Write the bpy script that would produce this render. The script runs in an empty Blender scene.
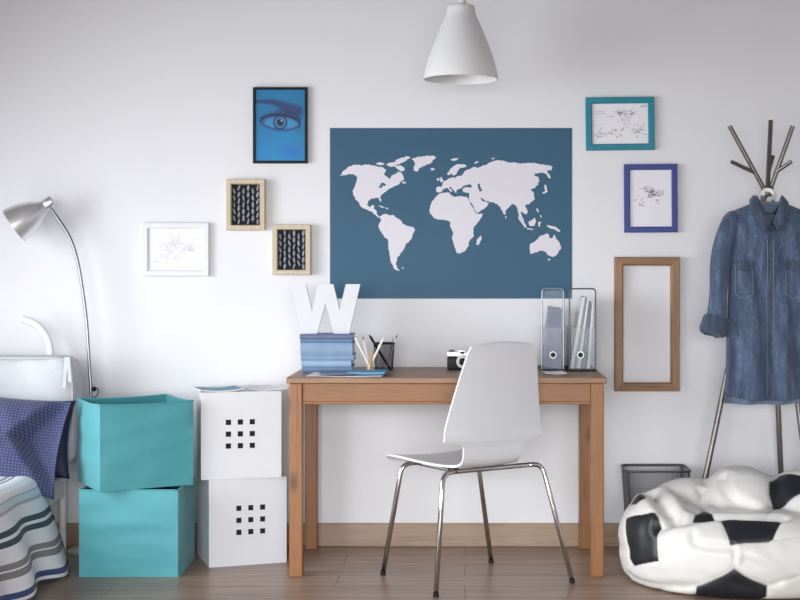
import bpy, bmesh, math, random
import numpy as np
from mathutils import Vector, Matrix, noise
from mathutils.geometry import tessellate_polygon

random.seed(7)
PI = math.pi
R = math.radians
scene = bpy.context.scene
COL = scene.collection

# ---------------------------------------------------------------- measuring
# camera: 1.162 m above the floor, 5.935 m in front of the back wall (wall = plane y 0)
F, CX, CY, CAM_H, CAM_D = 1400.0, 465.0, 272.0, 1.162, 5.935

def at(px, py, y):
    """world point at depth y of a point measured in the photograph"""
    d = CAM_D + y
    return Vector(((px - CX) * d / F, y, CAM_H - (py - CY) * d / F))

def ax(px, y):
    return (px - CX) * (CAM_D + y) / F

def az(py, y):
    return CAM_H - (py - CY) * (CAM_D + y) / F

# ---------------------------------------------------------------- materials
def lin(c):
    if isinstance(c, str):
        c = c.lstrip('#')
        c = tuple(int(c[i:i + 2], 16) / 255 for i in (0, 2, 4))
    return tuple((v / 12.92 if v <= 0.04045 else ((v + 0.055) / 1.055) ** 2.4) for v in c) + (1.0,)

class Nodes:
    def __init__(self, name):
        self.m = bpy.data.materials.new(name)
        self.m.use_nodes = True
        self.t = self.m.node_tree
        self.b = self.t.nodes['Principled BSDF']
    def n(self, kind, **kw):
        nd = self.t.nodes.new(kind)
        for k, v in kw.items():
            if hasattr(nd, k):
                setattr(nd, k, v)
            else:
                nd.inputs[k].default_value = v
        return nd
    def l(self, a, b):
        self.t.links.new(a, b)
    def coords(self, scale=(1, 1, 1), rot=(0, 0, 0), kind='Object'):
        tc = self.n('ShaderNodeTexCoord')
        mp = self.n('ShaderNodeMapping')
        mp.inputs['Scale'].default_value = scale
        mp.inputs['Rotation'].default_value = rot
        self.l(tc.outputs[kind], mp.inputs['Vector'])
        return mp.outputs['Vector']
    def ramp(self, fac, stops, interp='LINEAR'):
        r = self.n('ShaderNodeValToRGB')
        r.color_ramp.interpolation = interp
        e = r.color_ramp.elements
        while len(e) < len(stops):
            e.new(0.5)
        for i, (p, c) in enumerate(stops):
            e[i].position = p
            e[i].color = lin(c)
        self.l(fac, r.inputs['Fac'])
        return r.outputs['Color']
    def bump(self, height, strength=0.2, dist=0.01):
        b = self.n('ShaderNodeBump')
        b.inputs['Strength'].default_value = strength
        b.inputs['Distance'].default_value = dist
        self.l(height, b.inputs['Height'])
        self.l(b.outputs['Normal'], self.b.inputs['Normal'])
    def set(self, **kw):
        for k, v in kw.items():
            self.b.inputs[k.replace('_', ' ')].default_value = v

def plain(name, col, rough=0.5, metal=0.0, vary=0.04, scale=12, bump=0.0, bscale=60, spec=0.5, coat=0.0, sheen=0.0):
    N = Nodes(name)
    v = N.coords()
    no = N.n('ShaderNodeTexNoise')
    no.inputs['Scale'].default_value = scale
    no.inputs['Detail'].default_value = 3
    N.l(v, no.inputs['Vector'])
    c = lin(col)
    def sh(f):
        return tuple(max(0, min(1, x * f)) for x in c[:3]) + (1,)
    r = N.n('ShaderNodeValToRGB')
    r.color_ramp.elements[0].position = 0.3
    r.color_ramp.elements[1].position = 0.7
    r.color_ramp.elements[0].color = sh(1 - vary)
    r.color_ramp.elements[1].color = sh(1 + vary)
    N.l(no.outputs['Fac'], r.inputs['Fac'])
    N.l(r.outputs['Color'], N.b.inputs['Base Color'])
    N.set(Roughness=rough, Metallic=metal, Specular_IOR_Level=spec, Coat_Weight=coat, Sheen_Weight=sheen)
    if bump:
        n2 = N.n('ShaderNodeTexNoise')
        n2.inputs['Scale'].default_value = bscale
        n2.inputs['Detail'].default_value = 4
        N.l(v, n2.inputs['Vector'])
        N.bump(n2.outputs['Fac'], bump, 0.005)
    return N.m

def wood(name, dark, light, axis='x', rough=0.45, fine=1.0, knots=False):
    N = Nodes(name)
    s = {'x': (1.2, 14, 14), 'y': (14, 1.2, 14), 'z': (14, 14, 1.2)}[axis]
    v = N.coords(tuple(k * fine for k in s))
    no = N.n('ShaderNodeTexNoise')
    no.inputs['Scale'].default_value = 2.2
    no.inputs['Detail'].default_value = 6
    no.inputs['Distortion'].default_value = 0.8
    N.l(v, no.inputs['Vector'])
    s2 = {'x': (3, 90, 90), 'y': (90, 3, 90), 'z': (90, 90, 3)}[axis]
    v2 = N.coords(s2)
    n2 = N.n('ShaderNodeTexNoise')
    n2.inputs['Scale'].default_value = 2.0
    n2.inputs['Detail'].default_value = 3
    N.l(v2, n2.inputs['Vector'])
    mx = N.n('ShaderNodeMix')
    mx.inputs[0].default_value = 0.4
    N.l(no.outputs['Fac'], mx.inputs[2])
    N.l(n2.outputs['Fac'], mx.inputs[3])
    c = N.ramp(mx.outputs[0], [(0.34, dark), (0.52, light), (0.7, dark)])
    if knots:
        vo = N.n('ShaderNodeTexVoronoi')
        vo.inputs['Scale'].default_value = 1.0
        N.l(N.coords({'x': (3.5, 9, 9), 'y': (9, 3.5, 9), 'z': (9, 9, 3.5)}[axis]), vo.inputs['Vector'])
        k = N.n('ShaderNodeMapRange')
        k.inputs['From Min'].default_value = 0.05
        k.inputs['From Max'].default_value = 0.2
        N.l(vo.outputs['Distance'], k.inputs['Value'])
        mc = N.n('ShaderNodeMix', data_type='RGBA')
        N.l(k.outputs['Result'], mc.inputs[0])
        mc.inputs[6].default_value = lin('#5a3018')
        N.l(c, mc.inputs[7])
        c = mc.outputs[2]
    N.l(c, N.b.inputs['Base Color'])
    N.set(Roughness=rough)
    N.bump(n2.outputs['Fac'], 0.08, 0.002)
    return N.m

def floor_mat():
    N = Nodes('floor_laminate')
    v = N.coords()
    br = N.n('ShaderNodeTexBrick')
    br.offset = 0.37
    br.inputs['Scale'].default_value = 1.0
    br.inputs['Brick Width'].default_value = 1.3
    br.inputs['Row Height'].default_value = 0.19
    br.inputs['Mortar Size'].default_value = 0.0022
    br.inputs['Color1'].default_value = lin('#9f8472')
    br.inputs['Color2'].default_value = lin('#ad9280')
    br.inputs['Mortar'].default_value = lin('#6e5a4c')
    N.l(v, br.inputs['Vector'])
    no = N.n('ShaderNodeTexNoise')
    no.inputs['Scale'].default_value = 2.0
    no.inputs['Detail'].default_value = 8
    no.inputs['Distortion'].default_value = 0.6
    N.l(N.coords((1.0, 22, 1)), no.inputs['Vector'])
    g = N.ramp(no.outputs['Fac'], [(0.3, '#8f8f8f'), (0.5, '#d2d0ce'), (0.7, '#ffffff')])
    mc = N.n('ShaderNodeMix', data_type='RGBA', blend_type='MULTIPLY')
    mc.inputs[0].default_value = 0.75
    N.l(br.outputs['Color'], mc.inputs[6])
    N.l(g, mc.inputs[7])
    N.l(mc.outputs[2], N.b.inputs['Base Color'])
    N.set(Roughness=0.34)
    N.bump(no.outputs['Fac'], 0.04, 0.002)
    return N.m

def attr_color(name, attr, rough=0.5):
    N = Nodes(name)
    a = N.n('ShaderNodeAttribute', attribute_name=attr)
    N.l(a.outputs['Color'], N.b.inputs['Base Color'])
    N.set(Roughness=rough)
    return N.m

def clear(name, col, alpha, rough=0.1):
    N = Nodes(name)
    N.b.inputs['Base Color'].default_value = lin(col)
    N.set(Roughness=rough, Alpha=alpha)
    return N.m

M = {}
M['wall'] = plain('wall_paint', '#e6e6e9', 0.9, vary=0.006, scale=3, bump=0.03, bscale=180)
M['ceiling'] = plain('ceiling_paint', '#8e8e91', 0.95, vary=0.005)
M['floor'] = floor_mat()
M['baseboard'] = wood('baseboard_oak', '#8a7260', '#a58d78', 'x', 0.4)
M['pine'] = wood('pine_rail', '#70441f', '#8b5b30', 'x', 0.42, 0.8, True)
M['pine_top'] = wood('pine_top', '#7b573a', '#936d4e', 'x', 0.4, 0.8)
M['pine_leg'] = wood('pine_leg', '#754823', '#926033', 'z', 0.42, 0.8, True)
M['frame_wood'] = wood('frame_wood', '#7b5c42', '#9c7757', 'z', 0.5)
M['frame_wood_h'] = wood('frame_wood_across', '#745238', '#936c4b', 'x', 0.5)
M['pale_wood'] = wood('pale_wood', '#b9a88e', '#cfbfa5', 'z', 0.55)
M['white_metal'] = plain('white_lacquer_metal', '#eeeeee', 0.3, vary=0.01)
M['white_gloss'] = plain('white_lacquer', '#dcdee3', 0.28, vary=0.01, coat=0.2)
M['white_card'] = plain('white_card', '#d9dade', 0.6, vary=0.012)
M['white_wood'] = plain('white_painted_wood', '#e2e3e6', 0.5, vary=0.015)
M['white_plastic'] = plain('white_plastic', '#f2f2f2', 0.35, vary=0.01)
M['shade_white'] = plain('pendant_white', '#e4e4e4', 0.45, vary=0.01)
M['paper'] = plain('paper', '#eceaef', 0.8, vary=0.015)
M['paper_blue'] = plain('paper_blue', '#5590b5', 0.55, vary=0.12, scale=40)
M['ink'] = plain('ink', '#4a4a55', 0.8)
M['ink_pale'] = plain('ink_pale', '#b9bac4', 0.8)
M['black'] = plain('black_lacquer', '#0d0f12', 0.5, spec=0.25)
M['black_plastic'] = plain('black_plastic', '#17171a', 0.5, vary=0.1, spec=0.3)
M['dark_hollow'] = plain('dark_panel_hole_shade', '#14161c', 0.8)  # dark frame panels; also painted shade behind the cube holes
M['chrome'] = plain('chrome', '#cfcfcf', 0.12, 1.0, vary=0.02)
M['steel'] = plain('brushed_steel', '#e6e6e8', 0.32, 0.8, vary=0.05, scale=30)
M['pole_steel'] = plain('pole_steel', '#909296', 0.3, 1.0, vary=0.03)
M['grey_steel'] = plain('grey_steel', '#77736f', 0.34, 0.85, vary=0.08, scale=40)
M['dark_steel'] = plain('dark_steel', '#55565a', 0.4, 0.8)
M['teal_frame'] = plain('teal_paint', '#0f7f93', 0.45, vary=0.05)
M['navy_frame'] = plain('navy_paint', '#2b3c86', 0.45, vary=0.05)
M['map_blue'] = plain('map_blue', '#265773', 0.55, vary=0.04, scale=2)
M['map_land'] = plain('map_land', '#dedae2', 0.6, vary=0.012)
M['book_blue'] = plain('book_blue', '#7d96b4', 0.5, vary=0.06, scale=20)
M['book_blue_b'] = plain('book_blue_deep', '#607c9f', 0.5, vary=0.06, scale=20)
M['book_blue_c'] = plain('book_blue_pale', '#91abc6', 0.5, vary=0.06, scale=20)
M['book_violet'] = plain('book_violet', '#686f90', 0.5, vary=0.06, scale=20)
M['stitch'] = plain('pale_stitching', '#7f90a8', 0.8)
M['pages'] = plain('book_pages', '#e2dfd6', 0.8, vary=0.05, scale=90)
M['binder_grey'] = plain('binder_grey_blue', '#5b667e', 0.55, vary=0.05)
M['binder_light'] = plain('binder_light', '#d9dadd', 0.55, vary=0.03)
M['binder_mid'] = plain('binder_mid_grey', '#8d9096', 0.55, vary=0.05)
M['acrylic'] = clear('smoky_acrylic', '#b4bcc6', 0.13)
M['acrylic_clear'] = clear('clear_acrylic', '#dfe3e8', 0.06)
M['pencil_white'] = plain('pencil_white', '#ece9e2', 0.5)
M['pencil_tan'] = plain('pencil_tan', '#c99a63', 0.5)
M['navy_satin'] = plain('navy_cotton', '#1e2748', 0.6, vary=0.15, scale=20)

def fabric(name, col, var=0.08, scale=300, rough=0.85, bump=0.2, wr=0.25, wscale=9):
    N = Nodes(name)
    v = N.coords()
    n1 = N.n('ShaderNodeTexNoise')
    n1.inputs['Scale'].default_value = scale
    n1.inputs['Detail'].default_value = 2
    N.l(v, n1.inputs['Vector'])
    c = lin(col)
    r = N.n('ShaderNodeValToRGB')
    r.color_ramp.elements[0].position = 0.3
    r.color_ramp.elements[1].position = 0.7
    r.color_ramp.elements[0].color = tuple(x * (1 - var) for x in c[:3]) + (1,)
    r.color_ramp.elements[1].color = tuple(min(1, x * (1 + var)) for x in c[:3]) + (1,)
    N.l(n1.outputs['Fac'], r.inputs['Fac'])
    N.l(r.outputs['Color'], N.b.inputs['Base Color'])
    n2 = N.n('ShaderNodeTexNoise')
    n2.inputs['Scale'].default_value = wscale
    n2.inputs['Detail'].default_value = 3
    N.l(v, n2.inputs['Vector'])
    ad = N.n('ShaderNodeMath', operation='MULTIPLY_ADD')
    N.l(n2.outputs['Fac'], ad.inputs[0])
    ad.inputs[1].default_value = wr * 10
    N.l(n1.outputs['Fac'], ad.inputs[2])
    N.bump(ad.outputs[0], bump, 0.006)
    N.set(Roughness=rough, Sheen_Weight=0.15)
    return N.m

M['teal_cloth'] = fabric('teal_cloth', '#4a9aa3', 0.05, 400, 0.6, 0.2, 0.4, 9)
M['teal_dark'] = fabric('teal_lining', '#3b8a92', 0.05, 400, 0.7, 0.1, 0.2, 7)
M['white_cotton'] = fabric('white_cotton', '#c8cace', 0.02, 300, 0.9, 0.35, 0.4, 14)

def check_mat():
    N = Nodes('blue_check_cotton')
    tc = N.n('ShaderNodeTexCoord')
    mp = N.n('ShaderNodeMapping')
    mp.inputs['Scale'].default_value = (44, 34, 1)
    N.l(tc.outputs['UV'], mp.inputs['Vector'])
    sp = N.n('ShaderNodeSeparateXYZ')
    N.l(mp.outputs['Vector'], sp.inputs['Vector'])
    def band(o):
        f = N.n('ShaderNodeMath', operation='FRACT')
        N.l(o, f.inputs[0])
        g = N.n('ShaderNodeMath', operation='LESS_THAN')
        N.l(f.outputs[0], g.inputs[0])
        g.inputs[1].default_value = 0.42
        return g.outputs[0]
    a = N.n('ShaderNodeMath', operation='ADD')
    N.l(band(sp.outputs['X']), a.inputs[0])
    N.l(band(sp.outputs['Y']), a.inputs[1])
    h = N.n('ShaderNodeMath', operation='MULTIPLY')
    N.l(a.outputs[0], h.inputs[0])
    h.inputs[1].default_value = 0.5
    c = N.ramp(h.outputs[0], [(0.0, '#2e3354'), (0.5, '#3c4167'), (1.0, '#5a5f85')])
    N.l(c, N.b.inputs['Base Color'])
    no = N.n('ShaderNodeTexNoise')
    no.inputs['Scale'].default_value = 12
    no.inputs['Detail'].default_value = 3
    N.l(N.coords(), no.inputs['Vector'])
    N.bump(no.outputs['Fac'], 0.3, 0.02)
    N.set(Roughness=0.85, Sheen_Weight=0.2)
    return N.m
M['check'] = check_mat()

def stripe_mat():
    N = Nodes('striped_cotton')
    tc = N.n('ShaderNodeTexCoord')
    sp = N.n('ShaderNodeSeparateXYZ')
    N.l(tc.outputs['UV'], sp.inputs['Vector'])
    w, lb, dk, gr, bl, lg, pu = '#e4e3e8', '#c6d3da', '#2f4450', '#837f80', '#344672', '#a9aeb2', '#74799a'
    # UV x: metres of cloth measured up from the hem, 0.8 m across the ramp
    S = [(0.0, '#252c33'), (0.012, w), (0.022, bl), (0.046, w), (0.095, gr), (0.120, w), (0.128, gr), (0.150, w),
         (0.205, dk), (0.227, w), (0.238, dk), (0.262, w), (0.310, lg), (0.322, lb), (0.345, lg), (0.352, w), (0.39, lb),
         (0.42, w), (0.438, pu), (0.452, w), (0.462, pu), (0.476, w), (0.55, lg), (0.57, w)]
    c = N.ramp(sp.outputs['X'], [(p / 0.8, q) for p, q in S], 'CONSTANT')
    N.l(c, N.b.inputs['Base Color'])
    no = N.n('ShaderNodeTexNoise')
    no.inputs['Scale'].default_value = 160
    N.l(N.coords(), no.inputs['Vector'])
    N.bump(no.outputs['Fac'], 0.25, 0.004)
    N.set(Roughness=0.9, Sheen_Weight=0.1)
    return N.m
M['stripes'] = stripe_mat()

def denim_mat(name, lo, mid, hi):
    N = Nodes(name)
    v = N.coords()
    n1 = N.n('ShaderNodeTexNoise')
    n1.inputs['Scale'].default_value = 5
    n1.inputs['Detail'].default_value = 6
    N.l(N.coords((9, 9, 1.6)), n1.inputs['Vector'])
    n2 = N.n('ShaderNodeTexNoise')
    n2.inputs['Scale'].default_value = 1
    N.l(N.coords((240, 240, 50)), n2.inputs['Vector'])
    mx = N.n('ShaderNodeMix')
    mx.inputs[0].default_value = 0.4
    N.l(n1.outputs['Fac'], mx.inputs[2])
    N.l(n2.outputs['Fac'], mx.inputs[3])
    c = N.ramp(mx.outputs[0], [(0.31, lo), (0.5, mid), (0.70, hi)])
    N.l(c, N.b.inputs['Base Color'])
    N.bump(n2.outputs['Fac'], 0.2, 0.002)
    N.set(Roughness=0.85, Sheen_Weight=0.2)
    return N.m
M['denim'] = denim_mat('denim', '#33425a', '#475771', '#687a96')
M['denim_dark'] = denim_mat('denim_collar', '#2e3a4c', '#3e4b60', '#5a6a82')
M['denim_in'] = denim_mat('denim_inside', '#66788f', '#7588a0', '#8a9cb4')

def bag_mat():
    N = Nodes('football_vinyl')
    a = N.n('ShaderNodeAttribute', attribute_name='panel')
    mr = N.n('ShaderNodeMapRange')
    mr.inputs['From Min'].default_value = -0.0012
    mr.inputs['From Max'].default_value = 0.0012
    N.l(a.outputs['Fac'], mr.inputs['Value'])
    mc = N.n('ShaderNodeMix', data_type='RGBA')
    mc.inputs[6].default_value = lin('#d9d7d3')
    mc.inputs[7].default_value = lin('#1f2126')
    N.l(mr.outputs['Result'], mc.inputs[0])
    s = N.n('ShaderNodeAttribute', attribute_name='seam')
    m2 = N.n('ShaderNodeMapRange')
    m2.inputs['From Min'].default_value = -0.001
    m2.inputs['From Max'].default_value = 0.004
    N.l(s.outputs['Fac'], m2.inputs['Value'])
    m3 = N.n('ShaderNodeMix', data_type='RGBA')
    m3.inputs[6].default_value = lin('#b9b6b1')
    N.l(m2.outputs['Result'], m3.inputs[0])
    N.l(mc.outputs[2], m3.inputs[7])
    N.l(m3.outputs[2], N.b.inputs['Base Color'])
    no = N.n('ShaderNodeTexNoise')
    no.inputs['Scale'].default_value = 14
    no.inputs['Detail'].default_value = 4
    N.l(N.coords(), no.inputs['Vector'])
    N.bump(no.outputs['Fac'], 0.22, 0.012)
    N.set(Roughness=0.42, Specular_IOR_Level=0.45)
    return N.m
M['football'] = bag_mat()

# ---------------------------------------------------------------- objects
def tag(o, label=None, cat=None, group=None, kind=None):
    if label: o['label'] = label
    if cat: o['category'] = cat
    if group: o['group'] = group
    if kind: o['kind'] = kind
    return o

def thing(name, label, cat, loc=(0, 0, 0), rotz=0.0, group=None):
    o = bpy.data.objects.new(name, None)
    o.empty_display_size = 0.05
    COL.objects.link(o)
    o.location = loc
    o.rotation_euler = (0, 0, rotz)
    return tag(o, label, cat, group)

def inv(o):
    m = Matrix.Translation(o.location) @ o.rotation_euler.to_matrix().to_4x4()
    if o.parent:
        m = (Matrix.Translation(o.parent.location) @ o.parent.rotation_euler.to_matrix().to_4x4()) @ m
    return m.inverted()

def obj(name, bm, mats, parent=None, world=False, smooth=False, origin=None):
    """link a bmesh as one object; world=True: its coordinates are world ones"""
    if world and parent is not None:
        bmesh.ops.transform(bm, matrix=inv(parent), verts=bm.verts)
    if origin is not None:
        bmesh.ops.translate(bm, vec=-Vector(origin), verts=bm.verts)
    bmesh.ops.recalc_face_normals(bm, faces=bm.faces)
    me = bpy.data.meshes.new(name)
    bm.to_mesh(me)
    bm.free()
    if not isinstance(mats, (list, tuple)):
        mats = [mats]
    for m in mats:
        me.materials.append(m)
    if smooth:
        for p in me.polygons:
            p.use_smooth = True
        if smooth != 'all':
            me.set_sharp_from_angle(angle=R(smooth if smooth is not True else 40))
    o = bpy.data.objects.new(name, me)
    COL.objects.link(o)
    if parent is not None:
        o.parent = parent
    if origin is not None:
        o.location = origin
    return o

def struct(name, bm, mat, parent=None, smooth=False):
    o = obj(name, bm, mat, parent, smooth=smooth)
    if parent is None:
        o['kind'] = 'structure'
    return o

def dup(root, loc, rotz, label=None, group=None):
    r = root.copy()
    COL.objects.link(r)
    r.location = loc
    r.rotation_euler = (0, 0, rotz)
    if label: r['label'] = label
    if group: r['group'] = group
    for ch in list(root.children):
        c = ch.copy()
        COL.objects.link(c)
        c.parent = r
        for g in ch.children:
            d = g.copy()
            COL.objects.link(d)
            d.parent = c
    return r

def box(bm, c, s, bevel=0.0, rz=0.0, mat=0, seg=2, mx=None):
    m = Matrix.Translation(Vector(c)) @ Matrix.Rotation(rz, 4, 'Z') @ Matrix.Diagonal((s[0], s[1], s[2], 1))
    if mx is not None:
        m = mx @ m
    g = bmesh.ops.create_cube(bm, size=1.0, matrix=m)
    fs = set(f for v in g['verts'] for f in v.link_faces)
    for f in fs:
        f.material_index = mat
    if bevel:
        es = list(set(e for v in g['verts'] for e in v.link_edges))
        r = bmesh.ops.bevel(bm, geom=es, offset=bevel, segments=seg, profile=0.5, affect='EDGES', clamp_overlap=True)
        for f in r['faces']:
            f.material_index = mat
    return bm

def B():
    return bmesh.new()

def catmull(pts, n=8):
    pts = [Vector(p) for p in pts]
    P = [pts[0] * 2 - pts[1]] + pts + [pts[-1] * 2 - pts[-2]]
    out = []
    for i in range(1, len(P) - 2):
        a, b, c, d = P[i - 1:i + 3]
        for k in range(n):
            t = k / n
            out.append(0.5 * ((2 * b) + (c - a) * t + (2 * a - 5 * b + 4 * c - d) * t * t + (3 * b - a - 3 * c + d) * t ** 3))
    out.append(pts[-1])
    return out

def tube(bm, pts, r, seg=10, mat=0, cap=True):
    pts = [Vector(p) for p in pts]
    n = len(pts)
    rad = r if isinstance(r, (list, tuple)) else [r] * n
    rings = []
    t0 = (pts[1] - pts[0]).normalized()
    ref = Vector((0, 0, 1)) if abs(t0.z) < 0.9 else Vector((1, 0, 0))
    u = t0.cross(ref).normalized()
    for i in range(n):
        t = (pts[min(i + 1, n - 1)] - pts[max(i - 1, 0)])
        t = t.normalized() if t.length > 1e-9 else t0
        u = (u - t * u.dot(t)).normalized()
        w = t.cross(u)
        rings.append([bm.verts.new(pts[i] + (u * math.cos(2 * PI * k / seg) + w * math.sin(2 * PI * k / seg)) * rad[i]) for k in range(seg)])
    for a, b in zip(rings, rings[1:]):
        for k in range(seg):
            f = bm.faces.new((a[k], a[(k + 1) % seg], b[(k + 1) % seg], b[k]))
            f.material_index = mat
    if cap:
        for rr in (rings[0], rings[-1]):
            f = bm.faces.new(rr)
            f.material_index = mat
    return bm

def lathe(bm, prof, seg=32, mx=Matrix(), mat=0, close=False):
    rings = []
    for r, z in prof:
        rings.append([bm.verts.new(mx @ Vector((r * math.cos(2 * PI * k / seg), r * math.sin(2 * PI * k / seg), z))) for k in range(seg)])
    for a, b in zip(rings, rings[1:]):
        for k in range(seg):
            f = bm.faces.new((a[k], a[(k + 1) % seg], b[(k + 1) % seg], b[k]))
            f.material_index = mat
    if close:
        for rr in (rings[0], rings[-1]):
            f = bm.faces.new(rr)
            f.material_index = mat
    return bm

def prism(bm, pts, y0, y1, mat=0):
    """polygon in x,z extruded from y0 to y1"""
    a = [bm.verts.new((x, y0, z)) for x, z in pts]
    b = [bm.verts.new((x, y1, z)) for x, z in pts]
    tris = tessellate_polygon([[Vector((x, z, 0)) for x, z in pts]])
    for t in tris:
        for q in (a, b):
            try:
                f = bm.faces.new([q[i] for i in t]); f.material_index = mat
            except ValueError:
                pass
    n = len(pts)
    for i in range(n):
        f = bm.faces.new((a[i], a[(i + 1) % n], b[(i + 1) % n], b[i])); f.material_index = mat
    return bm

def flat_poly(bm, pts, y, mat):
    v = [bm.verts.new((x, y, z)) for x, z in pts]
    for t in tessellate_polygon([[Vector((x, z, 0)) for x, z in pts]]):
        try:
            f = bm.faces.new([v[i] for i in t]); f.material_index = mat
        except ValueError:
            pass

def stroke(bm, pts, w, y, mat):
    for (x0, z0), (x1, z1) in zip(pts, pts[1:]):
        d = Vector((x1 - x0, z1 - z0))
        if d.length < 1e-6: continue
        n = Vector((-d.y, d.x)).normalized() * w / 2
        vs = [bm.verts.new((x0 + n.x, y, z0 + n.y)), bm.verts.new((x1 + n.x, y, z1 + n.y)),
              bm.verts.new((x1 - n.x, y, z1 - n.y)), bm.verts.new((x0 - n.x, y, z0 - n.y))]
        bm.faces.new(vs).material_index = mat

def grid(bm, nu, nv, fn, closed_u=False, mat=0, uv=None):
    V = [[bm.verts.new(fn(i, j)) for j in range(nv)] for i in range(nu)]
    lay = bm.loops.layers.uv.verify() if uv else None
    for i in range(nu if closed_u else nu - 1):
        for j in range(nv - 1):
            ii = (i + 1) % nu
            f = bm.faces.new((V[i][j], V[ii][j], V[ii][j + 1], V[i][j + 1]))
            f.material_index = mat
            if uv:
                for lp, (a, b) in zip(f.loops, ((i, j), (i + 1, j), (i + 1, j + 1), (i, j + 1))):
                    lp[lay].uv = uv(a, b)
    return V

def nz(x, y, z, s=1.0):
    return noise.noise(Vector((x * s, y * s, z * s)))

def lerp_table(T, x):
    if x <= T[0][0]: return T[0][1]
    for (a, b), (c, d) in zip(T, T[1:]):
        if x <= c:
            return b + (d - b) * (x - a) / (c - a)
    return T[-1][1]
# ================================================================ the setting
X0, X1, Y0, ZC = -3.0, 3.1, -7.6, 2.75
bm = B(); box(bm, ((X0 + X1) / 2, Y0 / 2, -0.05), (X1 - X0 + 0.4, -Y0 + 0.4, 0.1)); struct('floor', bm, M['floor'])
bm = B(); box(bm, ((X0 + X1) / 2, Y0 / 2, ZC + 0.05), (X1 - X0 + 0.4, -Y0 + 0.4, 0.1)); struct('ceiling', bm, M['ceiling'])
bm = B(); box(bm, ((X0 + X1) / 2, 0.1, ZC / 2), (X1 - X0 + 0.4, 0.2, ZC)); struct('wall_back', bm, M['wall'])
bm = B(); box(bm, (X1 + 0.1, Y0 / 2, ZC / 2), (0.2, -Y0, ZC)); struct('wall_right', bm, M['wall'])

def wall_with_opening(name, axis, pos, a0, a1, o0, o1, z0, z1):
    bm = B()
    def slab(p, q, zz0, zz1):
        if axis == 'x':
            box(bm, (pos, (p + q) / 2, (zz0 + zz1) / 2), (0.2, q - p, zz1 - zz0))
        else:
            box(bm, ((p + q) / 2, pos, (zz0 + zz1) / 2), (q - p, 0.2, zz1 - zz0))
    slab(a0, o0, 0, ZC); slab(o1, a1, 0, ZC); slab(o0, o1, 0, z0); slab(o0, o1, z1, ZC)
    struct(name, bm, M['wall'])

def window(name, axis, pos, o0, o1, z0, z1, n):
    bm = B()
    def bar(p, q, zz0, zz1):
        if axis == 'x':
            box(bm, (pos, (p + q) / 2, (zz0 + zz1) / 2), (0.07, q - p, zz1 - zz0), 0.006)
        else:
            box(bm, ((p + q) / 2, pos, (zz0 + zz1) / 2), (q - p, 0.07, zz1 - zz0), 0.006)
    t = 0.06
    bar(o0, o1, z0, z0 + t); bar(o0, o1, z1 - t, z1)
    for k in range(n + 1):
        p = o0 + (o1 - o0 - t) * k / n
        bar(p, p + t, z0, z1)
    struct(name, bm, M['white_metal'])

LW = (-4.4, -1.1, 0.3, 2.05)      # left window: y range, z range
FW = (-2.6, 1.6, 0.25, 2.1)        # window behind the camera: x range, z range
wall_with_opening('wall_left', 'x', X0 - 0.1, Y0, 0, LW[0], LW[1], LW[2], LW[3])
wall_with_opening('wall_front', 'y', Y0 - 0.1, X0, X1, FW[0], FW[1], FW[2], FW[3])
window('window_1', 'x', X0 - 0.1, LW[0], LW[1], LW[2], LW[3], 3)
window('window_2', 'y', Y0 - 0.1, FW[0], FW[1], FW[2], FW[3], 2)

bm = B(); box(bm, ((X0 + X1) / 2, -0.008, 0.0495), (X1 - X0, 0.016, 0.099), 0.004); struct('baseboard_back', bm, M['baseboard'])

# ================================================================ on the wall
def framed(name, label, x0, y0, x1, y1, bar, depth, fmats, face_y, tilt=0.0, cat='picture frame', group=None, inner=True):
    """frame measured at its front face; returns thing, half sizes of the opening"""
    fy = -depth - 0.002
    w, h = ax(x1, fy) - ax(x0, fy), az(y0, fy) - az(y1, fy)
    t = thing(name, label, cat, ((ax(x0, fy) + ax(x1, fy)) / 2, -0.002, (az(y0, fy) + az(y1, fy)) / 2), 0, group)
    b = bar * (CAM_D + fy) / F
    bm = B()
    W, H = w / 2, h / 2
    def rot(x, z):
        return (x * math.cos(tilt) - z * math.sin(tilt), x * math.sin(tilt) + z * math.cos(tilt))
    # four mitred bars with a rounded outer profile
    prof = [(0.0, 0.0), (0.0, -depth * 0.9), (0.08, -depth), (0.85, -depth), (1.0, -depth * 0.82), (1.0, 0.0)]
    corners = [(-1, -1), (1, -1), (1, 1), (-1, 1)]
    rings = []
    for sx, sz in corners:
        ring = []
        for u, y in prof:
            x, z = rot(sx * (W - u * b), sz * (H - u * b))
            ring.append(bm.verts.new((x, y, z)))
        rings.append(ring)
    n = len(prof)
    for i in range(4):
        a, c = rings[i], rings[(i + 1) % 4]
        for k in range(n):
            f = bm.faces.new((a[k], c[k], c[(k + 1) % n], a[(k + 1) % n]))
            f.material_index = 0 if (i % 2 or len(fmats) == 1) else 1
    obj('frame', bm, fmats, t, smooth=25)
    return t, W - b, H - b, rot

def backing(t, w, h, rot, y, mats, extra=None, name='print', th=0.004):
    bm = B()
    box(bm, (0, y + th / 2, 0), (2 * w + 0.004, th, 2 * h + 0.004))
    if extra: extra(bm, y - 0.0006)
    for v in bm.verts:
        x, z = rot(v.co.x, v.co.z)
        v.co.x, v.co.z = x, z
    return obj(name, bm, mats, t)

def scribble(bm, y, rnd, cx, cz, r, n, w, mat, squash=0.7):
    for k in range(n):
        a = rnd.uniform(0, 2 * PI)
        p = [cx + rnd.gauss(0, r * 0.5), cz + rnd.gauss(0, r * 0.5 * squash)]
        pts = [tuple(p)]
        for j in range(rnd.randint(2, 5)):
            a += rnd.uniform(-1.1, 1.1)
            p = [p[0] + math.cos(a) * r * 0.22, p[1] + math.sin(a) * r * 0.22 * squash]
            pts.append(tuple(p))
        stroke(bm, pts, w, y, mat)

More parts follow.
